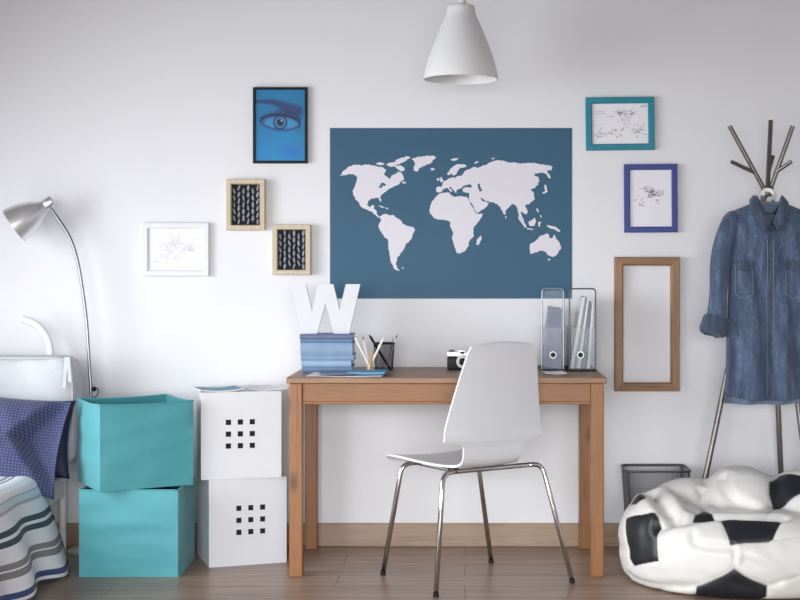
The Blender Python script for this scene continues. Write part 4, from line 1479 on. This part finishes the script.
# ================================================================ denim dress
GY = -0.345
gx = ax(768.5, GY)
zh = az(397, GY)
kk = (CAM_D + GY) / F
def gz(py): return az(py, GY)
t = thing('denim_dress', 'blue denim shirt dress with rolled sleeves hanging on the coat stand', 'dress', (gx, GY, 0))
WT = [(gz(400), 0.176), (gz(370), 0.172), (gz(330), 0.166), (gz(290), 0.161), (gz(250), 0.157), (gz(232), 0.155), (gz(218), 0.153), (gz(205), 0.152)]
DTB = [(gz(400), 0.062), (gz(330), 0.055), (gz(260), 0.052), (gz(228), 0.046), (gz(212), 0.026), (gz(202), 0.018)]
NKX = 0.052
def ztop(x):
    a = abs(x)
    # shoulder line, then the neck opening
    if a < NKX: return gz(201.5)
    return gz(201.5) + (gz(212) - gz(201.5)) * ((a - NKX) / (0.170 - NKX)) ** 1.1
def hem(x, front):
    return gz(396.5) - (0.012 * (1 - (x / 0.176) ** 2) if front else 0.038) + (0.010 * (abs(x) / 0.176) ** 3)
NA, NS = 112, 70
def dress_pt(i, j):
    a = 2 * PI * i / NA
    c, s = math.cos(a), math.sin(a)
    u = math.copysign(abs(c) ** 0.75, c)
    front = s < 0
    k = j / (NS - 1)
    x0 = u * 0.17
    z = hem(u * 0.176, front) + (ztop(x0) - hem(u * 0.176, front)) * k
    if front and abs(x0) < NKX + 0.012:      # V of the open neck
        dip = (gz(201.5) - gz(229)) * max(0, 1 - abs(x0) / (NKX + 0.012))
        z -= dip * k ** 3
    w_ = lerp_table(WT, z)
    d_ = lerp_table(DTB, z)
    edge = (ztop(x0) - z)
    d_ *= min(1.0, 0.16 + (max(0, edge) / 0.05) ** 0.6)
    x = u * w_
    y = d_ * math.copysign(abs(s) ** 0.8, s)
    low = max(0.0, min(1.0, (gz(230) - z) / 0.55))
    fl = 0.022 * low * math.sin(x * 52 + 2.0 * nz(x * 3, z * 2, 1) + 1.1 + 1.5 * z) + 0.016 * nz(x * 11, z * 3.2, 4 + (0 if front else 7)) + 0.010 * nz(x * 22 + z * 6, z * 7, 2)
    y += (fl if front else fl * 0.7) * min(1, abs(s) * 2.5) * min(1, edge / 0.06 + 0.1)
    x += 0.005 * nz(z * 6, 2, u) * (1 - k)
    return Vector((x, y, z))
bm = B()
grid(bm, NA, NS, dress_pt, closed_u=True)
body = obj('bodice', bm, [M['denim'], M['denim_in']], t, smooth='all')
sm = body.modifiers.new('thick', 'SOLIDIFY'); sm.thickness = 0.0022; sm.offset = -1; sm.material_offset = 1
def front_y(x, z, lift):
    # front surface of the body at x, z
    best = None
    for i in range(NA // 2, NA):
        for j in range(NS):
            p = FP[i][j]
            dd = (p.x - x) ** 2 + (p.z - z) ** 2
            if best is None or dd < best[0]: best = (dd, p.y)
    return best[1] - lift
FP = [[dress_pt(i, j) for j in range(NS)] for i in range(NA)]
def patch(name, x0, x1, z0, z1, lift, mat, nu=8, nv=10, shape=None, skew=0.0):
    bm = B()
    def f(i, j):
        x = x0 + (x1 - x0) * i / (nu - 1)
        zz = z0 + (z1 - z0) * j / (nv - 1)
        if shape: zz = shape(x, zz, j / (nv - 1), i / (nu - 1))
        return Vector((x, front_y(x, zz, lift), zz))
    grid(bm, nu, nv, f)
    e = bmesh.ops.extrude_face_region(bm, geom=list(bm.faces))
    for v in [q for q in e['geom'] if isinstance(q, bmesh.types.BMVert)]:
        v.co.y += lift * 0.9
    return obj(name, bm, M[mat], t, smooth=50)
def lx_(px): return ax(px, GY) - gx
# pockets with flaps
for a, b in ((734, 750.5), (783, 800)):
    x0, x1 = lx_(a), lx_(b)
    pk_ = patch('pocket', x0, x1, gz(296), gz(262), 0.0035, 'denim', 8, 10, lambda x, zz, v, u: zz - (0.010 * (1 - abs(2 * u - 1)) * (1 - v)))
    pf = patch('pocket_flap', x0 - 0.001, x1 + 0.001, gz(270), gz(260.5), 0.006, 'denim_dark', 8, 4, lambda x, zz, v, u: zz - (0.008 * (1 - abs(2 * u - 1)) * (1 - v)))
    bm = B()
    lp = [(x0, gz(262)), (x0, gz(294)), ((x0 + x1) / 2, gz(296) - 0.010), (x1, gz(294)), (x1, gz(262))]
    dense = []
    for (ax_, az_), (bx2, bz2) in zip(lp, lp[1:]):
        for q_ in range(5):
            k_2 = q_ / 5
            dense.append((ax_ + (bx2 - ax_) * k_2, az_ + (bz2 - az_) * k_2))
    tube(bm, [Vector((a_, front_y(a_, b_, 0.0045), b_)) for a_, b_ in dense], 0.0013, 5)
    obj('stitching', bm, M['stitch'], pk_, smooth='all')
# placket with buttons
plk = patch('placket', lx_(764.5), lx_(770.5), gz(395), gz(240), 0.0045, 'denim_dark', 4, 60)
bm = B()
for px in (764.5, 770.5):
    tube(bm, [Vector((lx_(px), front_y(lx_(px), gz(240 + q_ * 6.2), 0.0052), gz(240 + q_ * 6.2))) for q_ in range(26)], 0.0012, 5)
obj('stitching', bm, M['stitch'], plk, smooth='all')
for py in (243, 258, 277, 300):
    x, zz = lx_(767.4), gz(py)
    bm = B(); lathe(bm, [(0, 0), (0.0052, 0), (0.0052, 0.002), (0, 0.0025)], 12, Matrix.Translation((x, front_y(x, zz, 0.006), zz)) @ Matrix.Rotation(PI / 2, 4, 'X'))
    obj('button', bm, M['dark_steel'], t, smooth=40)
# collar: stand round the back of the neck and two pointed wings
def wing(s):
    inn = catmull([(753.5, 195.5, 0.020), (757, 197, -0.010), (760.5, 208, -0.034), (766.8, 224, -0.050)], 6)
    out = catmull([(750.5, 200, 0.024), (749.5, 204.5, -0.012), (754.5, 220, -0.044), (761, 234.5, -0.058)], 6)
    n = len(inn)
    def f(i, j):
        a, b = inn[i], out[i]
        v = j / 5
        px, py, y = a.x + (b.x - a.x) * v, a.y + (b.y - a.y) * v, a.z + (b.z - a.z) * v
        y -= 0.008 * math.sin(PI * v) + 0.003
        x = ax(px, GY) - gx
        return Vector((-x if s > 0 else x, y, gz(py)))
    bm = B()
    grid(bm, n, 6, f)
    o = obj('collar', bm, M['denim_dark'], t, smooth='all')
    m = o.modifiers.new('thick', 'SOLIDIFY'); m.thickness = 0.004; m.offset = 0
for s in (-1, 1): wing(s)
bm = B()
def stand_(i, j):
    a = -0.25 + (PI + 0.5) * i / 28
    return Vector((0.050 * math.cos(a), 0.026 * math.sin(a) + 0.002, gz(214) + (gz(198 + 5.5 * max(0, math.sin(a)) ** 0.6) - gz(214)) * j / 3))
grid(bm, 29, 4, stand_)
o = obj('collar_stand', bm, M['denim_dark'], t, smooth='all')
m = o.modifiers.new('thick', 'SOLIDIFY'); m.thickness = 0.003
# sleeves and rolled cuffs
def sleeve(s):
    ctr = [(741, 220), (731.5, 224), (724, 242), (719.5, 265), (717.3, 300), (715, 322)]
    pts = catmull([Vector(((ax(a, GY) - gx), -0.004 - 0.02 * k / 5, gz(b))) for k, (a, b) in enumerate(ctr)], 7)
    n = len(pts)
    NB = 30
    def f(i, j):
        p = pts[j]
        tv = (pts[min(n - 1, j + 1)] - pts[max(0, j - 1)]).normalized()
        nx = Vector((tv.z, 0, -tv.x))
        k = j / (n - 1)
        a = 2 * PI * i / NB
        rw = lerp_table([(0, 0.020), (0.06, 0.036), (0.14, 0.045), (0.4, 0.040), (0.6, 0.037), (1, 0.037)], k)
        rd = lerp_table([(0, 0.018), (0.2, 0.033), (1, 0.034)], k)
        wr = 0.006 * nz(k * 3 + math.cos(a) * 1.6, math.sin(a) * 1.6, 3 + s) + 0.002 * math.sin(k * 14 + 4 * math.sin(a))
        q = p + nx * math.cos(a) * (rw + wr) + Vector((0, 1, 0)) * math.sin(a) * (rd + wr)
        return Vector((q.x * s * -1 if s > 0 else q.x, q.y, q.z))
    bm = B(); grid(bm, NB, n, f, closed_u=True)
    o = obj('sleeve', bm, M['denim'], t, smooth='all')
    m = o.modifiers.new('thick', 'SOLIDIFY'); m.thickness = 0.002
    # cuff: a fat rolled band
    cc = Vector(((ax(714, GY) - gx), -0.024, gz(325.5)))
    up = Vector((0.36, 0, 1)).normalized()
    sd = Vector((up.z, 0, -up.x))
    bm = B()
    prof = [(0.034, 0.030), (0.046, 0.040), (0.055, 0.034), (0.058, 0.018), (0.0555, 0.002), (0.058, -0.010), (0.057, -0.026), (0.050, -0.040), (0.042, -0.044), (0.036, -0.034), (0.033, 0.0), (0.034, 0.030)]
    def g(i, j):
        a = 2 * PI * i / 36
        r, h = prof[j]
        w_ = 0.006 * nz(math.cos(a) * 2, math.sin(a) * 2, j * 0.5 + s)
        q = cc + sd * math.cos(a) * (r + w_) * 0.97 + Vector((0, 1, 0)) * math.sin(a) * (r + w_) * 0.72 + up * (h * 0.92 + w_ + 0.006 * math.cos(a + 1))
        return Vector((-q.x if s > 0 else q.x, q.y, q.z))
    grid(bm, 36, len(prof), g, closed_u=True)
    obj('rolled_cuff', bm, M['denim_dark'], t, smooth='all')
sleeve(-1); sleeve(1)

# ================================================================ football bean bag
BXc, BYc = 1.075, -0.62
def sdf(P):
    x, y, z = P[..., 0], P[..., 1], P[..., 2]
    def ell(cx, cy, cz_, rx, ry, rz):
        px, py, pz = (x - cx) / rx, (y - cy) / ry, (z - cz_) / rz
        k0 = np.sqrt(px * px + py * py + pz * pz) + 1e-9
        k1 = np.sqrt((px / rx) ** 2 + (py / ry) ** 2 + (pz / rz) ** 2) + 1e-9
        return k0 * (k0 - 1) / k1
    def smin(a, b, k):
        h = np.clip(0.5 + 0.5 * (b - a) / k, 0, 1)
        return b + (a - b) * h - k * h * (1 - h)
    # squashed base roll with a broad footprint
    q0 = (np.sqrt((x / 0.488) ** 2 + ((y + 0.03) / 0.372) ** 2) - 1) * 0.40 + 0.115
    d2 = (np.sqrt((x / 0.468) ** 2 + ((y + 0.03) / 0.362) ** 2) - 1) * 0.40
    q1 = np.abs(z - 0.135) - 0.135 + 0.115
    d = np.sqrt(np.maximum(q0, 0) ** 2 + np.maximum(q1, 0) ** 2) + np.minimum(np.maximum(q0, q1), 0) - 0.115
    p0, p1 = d2 + 0.05, np.abs(z - 0.07) - 0.07 + 0.05
    d = smin(d, np.sqrt(np.maximum(p0, 0) ** 2 + np.maximum(p1, 0) ** 2) + np.minimum(np.maximum(p0, p1), 0) - 0.05, 0.04)
    d = smin(d, ell(0.0, -0.12, 0.145, 0.44, 0.28, 0.135), 0.05)
    d = smin(d, ell(-0.335, -0.05, 0.20, 0.150, 0.20, 0.130), 0.03)   # left shoulder
    d = smin(d, ell(-0.21, 0.09, 0.25, 0.17, 0.15, 0.115), 0.025)     # left rear lump
    d = smin(d, ell(-0.01, 0.06, 0.26, 0.165, 0.20, 0.158), 0.025)      # main rear lump
    d = smin(d, ell(0.24, 0.02, 0.25, 0.22, 0.22, 0.160), 0.03)      # right lump
    fl = 0.0 - z
    k = 0.02
    h = np.clip(0.5 - 0.5 * (fl - d) / k, 0, 1)
    return fl + (d - fl) * h + k * h * (1 - h)
NTH, NPH = 360, 190
th = np.linspace(0, 2 * np.pi, NTH, endpoint=False)[:, None]
ph = np.linspace(0.0015, np.pi - 0.0015, NPH)[None, :]
D_ = np.stack([np.sin(ph) * np.cos(th), np.sin(ph) * np.sin(th), np.cos(ph) + 0 * th], -1)
O_ = np.array([0.0, -0.02, 0.16])
lo, hi = np.zeros((NTH, NPH)), np.full((NTH, NPH), 0.75)
# march outwards to the first crossing, then bisect
r_ = np.full((NTH, NPH), 0.02)
for it in range(160):
    dv = sdf(O_ + D_ * r_[..., None])
    r_ = r_ + np.clip(-dv, 0, None) * 0.6
VV = O_ + D_ * r_[..., None]
bm = B()
grid(bm, NTH, NPH, lambda i, j: VV[i, j], closed_u=True)
bmesh.ops.remove_doubles(bm, verts=bm.verts, dist=0.0006)
bmesh.ops.holes_fill(bm, edges=bm.edges)
bm.normal_update()
for v in bm.verts:
    n_ = v.normal
    c = v.co
    if c.z > 0.02:
        f_ = min(1, (c.z - 0.02) / 0.05)
        v.co = c + n_ * f_ * (0.007 * nz(c.x * 6, c.y * 6, c.z * 7) + 0.0035 * nz(c.x * 15 + c.z * 8, c.y * 15, c.z * 11) + 0.004 * abs(nz(c.x * 4 + 3, c.y * 5, c.z * 13)) * -1)
zmin = min(v.co.z for v in bm.verts)
for v in bm.verts: v.co.z -= zmin
bag = obj('bean_bag', bm, M['football'], None, smooth='all')
bag.location = (BXc, BYc, 0.0)
tag(bag, 'slumped white and black football bean bag on the floor at the right', 'bean bag')
# sewn panels, seams and long folds of the bag (bag coordinates, metres)
PANELS = [[(-0.4761, -0.0825, 0.2413), (-0.4414, -0.1457, 0.2659), (-0.377, -0.1968, 0.2765), (-0.368, -0.2148, 0.262), (-0.3622, -0.2421, 0.2361), (-0.3725, -0.2469, 0.2239), (-0.3801, -0.2829, 0.122), (-0.4553, -0.1721, 0.0795), (-0.469, -0.1527, 0.1039), (-0.4796, -0.1281, 0.1795)], [(-0.1296, -0.4036, 0.1231), (-0.0125, -0.3991, 0.0611), (-0.0126, -0.3838, 0.0168), (-0.1922, -0.0002, 0.0009), (-0.2535, -0.3426, 0.0441)], [(-0.1607, -0.2901, 0.2683), (0.0514, -0.3077, 0.2697), (0.0551, -0.318, 0.2673), (0.0097, -0.3872, 0.2201), (-0.0084, -0.3923, 0.2109), (-0.1422, -0.3893, 0.1992)], [(-0.1899, -0.136, 0.2829), (-0.1703, -0.2467, 0.2729), (-0.2559, -0.2568, 0.2642)], [(0.0735, -0.0352, 0.3734), (0.129, 0.0496, 0.3848), (0.1767, -0.023, 0.399), (0.2203, -0.0681, 0.3946), (0.2139, -0.1305, 0.3679), (0.1622, -0.1446, 0.3433), (0.1163, -0.1462, 0.3123), (0.0568, -0.1692, 0.2904), (0.0589, -0.0938, 0.3353)], [(-0.4558, -0.0004, 0.2704), (-0.3924, -0.0288, 0.3204), (-0.3999, -0.1146, 0.3116), (-0.4392, -0.091, 0.2942)]]
SEAMS = [[(-0.1274, -0.3921, 0.1998), (-0.1296, -0.4036, 0.1231)], [(-0.1821, -0.0104, 0.3312), (-0.1889, -0.1301, 0.2828)], [(-0.1422, -0.3893, 0.1992), (-0.0559, -0.3956, 0.2064), (0.0311, -0.3867, 0.22), (0.1071, -0.3746, 0.2305)], [(-0.3725, -0.2469, 0.2239), (-0.291, -0.2693, 0.2498), (-0.1565, -0.2577, 0.2722)], [(-0.4553, -0.1721, 0.0795), (-0.4352, -0.0011, 0.006)], [(-0.2535, -0.3426, 0.0441), (-0.3516, -0.2665, 0.0244), (-0.4343, -0.0013, 0.0056)], [(-0.0125, -0.3991, 0.0611), (0.1003, -0.403, 0.0959)], [(0.0568, -0.1692, 0.2904), (0.0015, -0.2862, 0.2772)]]
FOLDS = [([(-0.3675, -0.0005, 0.324), (-0.3493, -0.1571, 0.3097), (-0.3174, -0.2237, 0.2662)], 0.036, 0.026), ([(-0.1821, -0.0104, 0.3312), (-0.1852, -0.0451, 0.3003), (-0.1897, -0.1454, 0.2827)], 0.01, 0.016), ([(-0.0945, -0.007, 0.3811), (-0.0986, -0.0685, 0.3403), (-0.0692, -0.1131, 0.3069), (-0.005, -0.15, 0.2889)], 0.01, 0.02), ([(-0.2614, -0.3276, 0.2259), (-0.2586, -0.3476, 0.1997), (-0.2127, -0.3697, 0.1928), (-0.1402, -0.3926, 0.1922)], 0.008, 0.014), ([(-0.3613, -0.2425, 0.2362), (-0.2898, -0.2615, 0.2528), (-0.1582, -0.2571, 0.2721), (-0.0506, -0.2864, 0.2772), (0.0645, -0.284, 0.2733)], 0.016, 0.022), ([(-0.128, -0.3951, 0.1919), (-0.1288, -0.404, 0.1555)], 0.002, 0.01), ([(-0.4602, -0.1159, 0.0336), (-0.4126, -0.199, 0.0251), (-0.3372, -0.2872, 0.036), (-0.2593, -0.3411, 0.0481)], 0.006, 0.016), ([(-0.0923, -0.4081, 0.1478), (-0.0257, -0.4135, 0.1235), (0.0267, -0.406, 0.0796)], 0.005, 0.016)]
def flat_frame(pts):
    P3 = [Vector(p) for p in pts]
    c = sum(P3, Vector()) / len(P3)
    n_ = Vector()
    for a, b in zip(P3, P3[1:] + P3[:1]):
        n_ += (a - c).cross(b - c)
    n_.normalize()
    if n_.dot(c - Vector((0, 0, 0.12))) < 0: n_ = -n_
    u = n_.orthogonal().normalized()
    w_ = n_.cross(u)
    return c, n_, u, w_
co_ = np.array([v.co[:] for v in bag.data.vertices])
no_ = np.array([v.normal[:] for v in bag.data.vertices])
def seg_dist(P, a, b):
    ab = b - a
    t_ = np.clip(((P - a) @ ab) / max(1e-12, ab @ ab), 0, 1)
    return np.linalg.norm(P - (a + t_[:, None] * ab), axis=1)
panel = np.full(len(co_), -0.2)
for pts in PANELS:
    c, n_, u, w_ = flat_frame(pts)
    c, n_, u, w_ = (np.array(q) for q in (c, n_, u, w_))
    Q = np.stack([(co_ - c) @ u, (co_ - c) @ w_], -1)
    L2 = [np.array([(np.array(p) - c) @ u, (np.array(p) - c) @ w_]) for p in pts]
    ins = np.zeros(len(co_), bool)
    dist = np.full(len(co_), 9.0)
    for a, b in zip(L2, L2[1:] + L2[:1]):
        dist = np.minimum(dist, seg_dist(Q, a, b))
        cnd = (a[1] > Q[:, 1]) != (b[1] > Q[:, 1])
        ins ^= cnd & (Q[:, 0] < (b[0] - a[0]) * (Q[:, 1] - a[1]) / (b[1] - a[1] + 1e-12) + a[0])
    s = np.where(ins, dist, -dist)
    R3 = max(np.linalg.norm(np.array(p) - c) for p in pts) + 0.03
    ok = (np.linalg.norm(co_ - c, axis=1) < R3) & (no_ @ n_ > 0.15)
    s = np.where(ok, s, -0.2)
    panel = np.maximum(panel, s)
seam = np.full(len(co_), 9.0)
seam = np.minimum(seam, np.abs(panel))
for pts in SEAMS:
    P3 = [np.array(p) for p in pts]
    fine = []
    for a, b in zip(P3, P3[1:]):
        fine.append(seg_dist(co_, a, b))
    # follow the surface: distance to the chord plane, only near the chord
    for a, b in zip(P3, P3[1:]):
        m_ = (a + b) / 2
        near = np.linalg.norm(co_ - m_, axis=1) < np.linalg.norm(b - a) / 2 + 0.004
        nn_ = no_[np.argmin(np.linalg.norm(co_ - m_, axis=1))]
        pl = np.cross(b - a, nn_); pl /= np.linalg.norm(pl) + 1e-9
        dd = np.abs((co_ - a) @ pl)
        side = (no_ @ nn_) > 0.1
        seam = np.where(near & side, np.minimum(seam, dd), seam)
groove = 0.0045 * np.exp(-(seam / 0.007) ** 2)
pk = 0.004 * np.exp(-(np.maximum(seam - 0.012, 0) / 0.02) ** 2)
for pts, dep, wid_ in FOLDS:
    P3 = [np.array(tuple(p)) for p in catmull(pts, 6)]
    dist = np.full(len(co_), 9.0)
    for k_i, (a, b) in enumerate(zip(P3, P3[1:])):
        dist = np.minimum(dist, seg_dist(co_, a, b))
    # fade at both ends
    groove = groove + dep * (np.exp(-(dist / wid_) ** 2) - 0.35 * np.exp(-((dist - 1.9 * wid_) / wid_) ** 2))
new = co_ - no_ * groove[:, None]
new[:, 2] = np.maximum(new[:, 2], 0.0)
bag.data.vertices.foreach_set('co', new.astype(np.float32).ravel())
for nm, arr in (('panel', panel), ('seam', seam)):
    at2 = bag.data.attributes.new(nm, 'FLOAT', 'POINT')
    at2.data.foreach_set('value', arr.astype(np.float32))
bag.data.update()
# ================================================================ camera, light
cam = bpy.data.cameras.new('camera')
co = bpy.data.objects.new('camera', cam)
COL.objects.link(co)
co.location = (0, -CAM_D, CAM_H)
co.rotation_euler = (PI / 2, 0, 0)
cam.sensor_width = 36
cam.sensor_fit = 'HORIZONTAL'
cam.lens = F / 800 * 36
cam.shift_x = (400 - CX) / 800
cam.shift_y = -(300 - CY) / 800
cam.clip_start = 0.05
scene.camera = co

def daylight(name, loc, rot, sx, sy, power, col, spread=180):
    l = bpy.data.lights.new(name, 'AREA')
    l.shape = 'RECTANGLE'
    l.size, l.size_y = sx, sy
    l.energy = power
    l.color = col
    l.spread = R(spread)
    o = bpy.data.objects.new(name, l)
    COL.objects.link(o)
    o.location = loc
    o.rotation_euler = rot
    return o
daylight('daylight_left', (X0 - 0.03, (LW[0] + LW[1]) / 2, (LW[2] + LW[3]) / 2), (0, -PI / 2 + R(20), 0), LW[3] - LW[2] - 0.1, LW[1] - LW[0] - 0.1, 258, (0.93, 0.97, 1.0), 150)
daylight('daylight_front', ((FW[0] + FW[1]) / 2, Y0 - 0.03, (FW[2] + FW[3]) / 2), (PI / 2 - R(32), 0, 0), FW[1] - FW[0] - 0.1, FW[3] - FW[2] - 0.1, 310, (0.965, 0.985, 1.0), 90)

w = bpy.data.worlds.new('world')
scene.world = w
w.use_nodes = True
w.node_tree.nodes['Background'].inputs['Color'].default_value = (0.75, 0.85, 1.0, 1)
w.node_tree.nodes['Background'].inputs['Strength'].default_value = 0.8

vs = scene.view_settings
scene.display_settings.display_device = 'sRGB'
vs.view_transform = 'Standard'
vs.look = 'None'
vs.gamma = 1.0
vs.use_curve_mapping = False
vs.exposure = -1.0
scene.cycles.use_denoising = True
scene.cycles.max_bounces = 10
scene.cycles.diffuse_bounces = 6
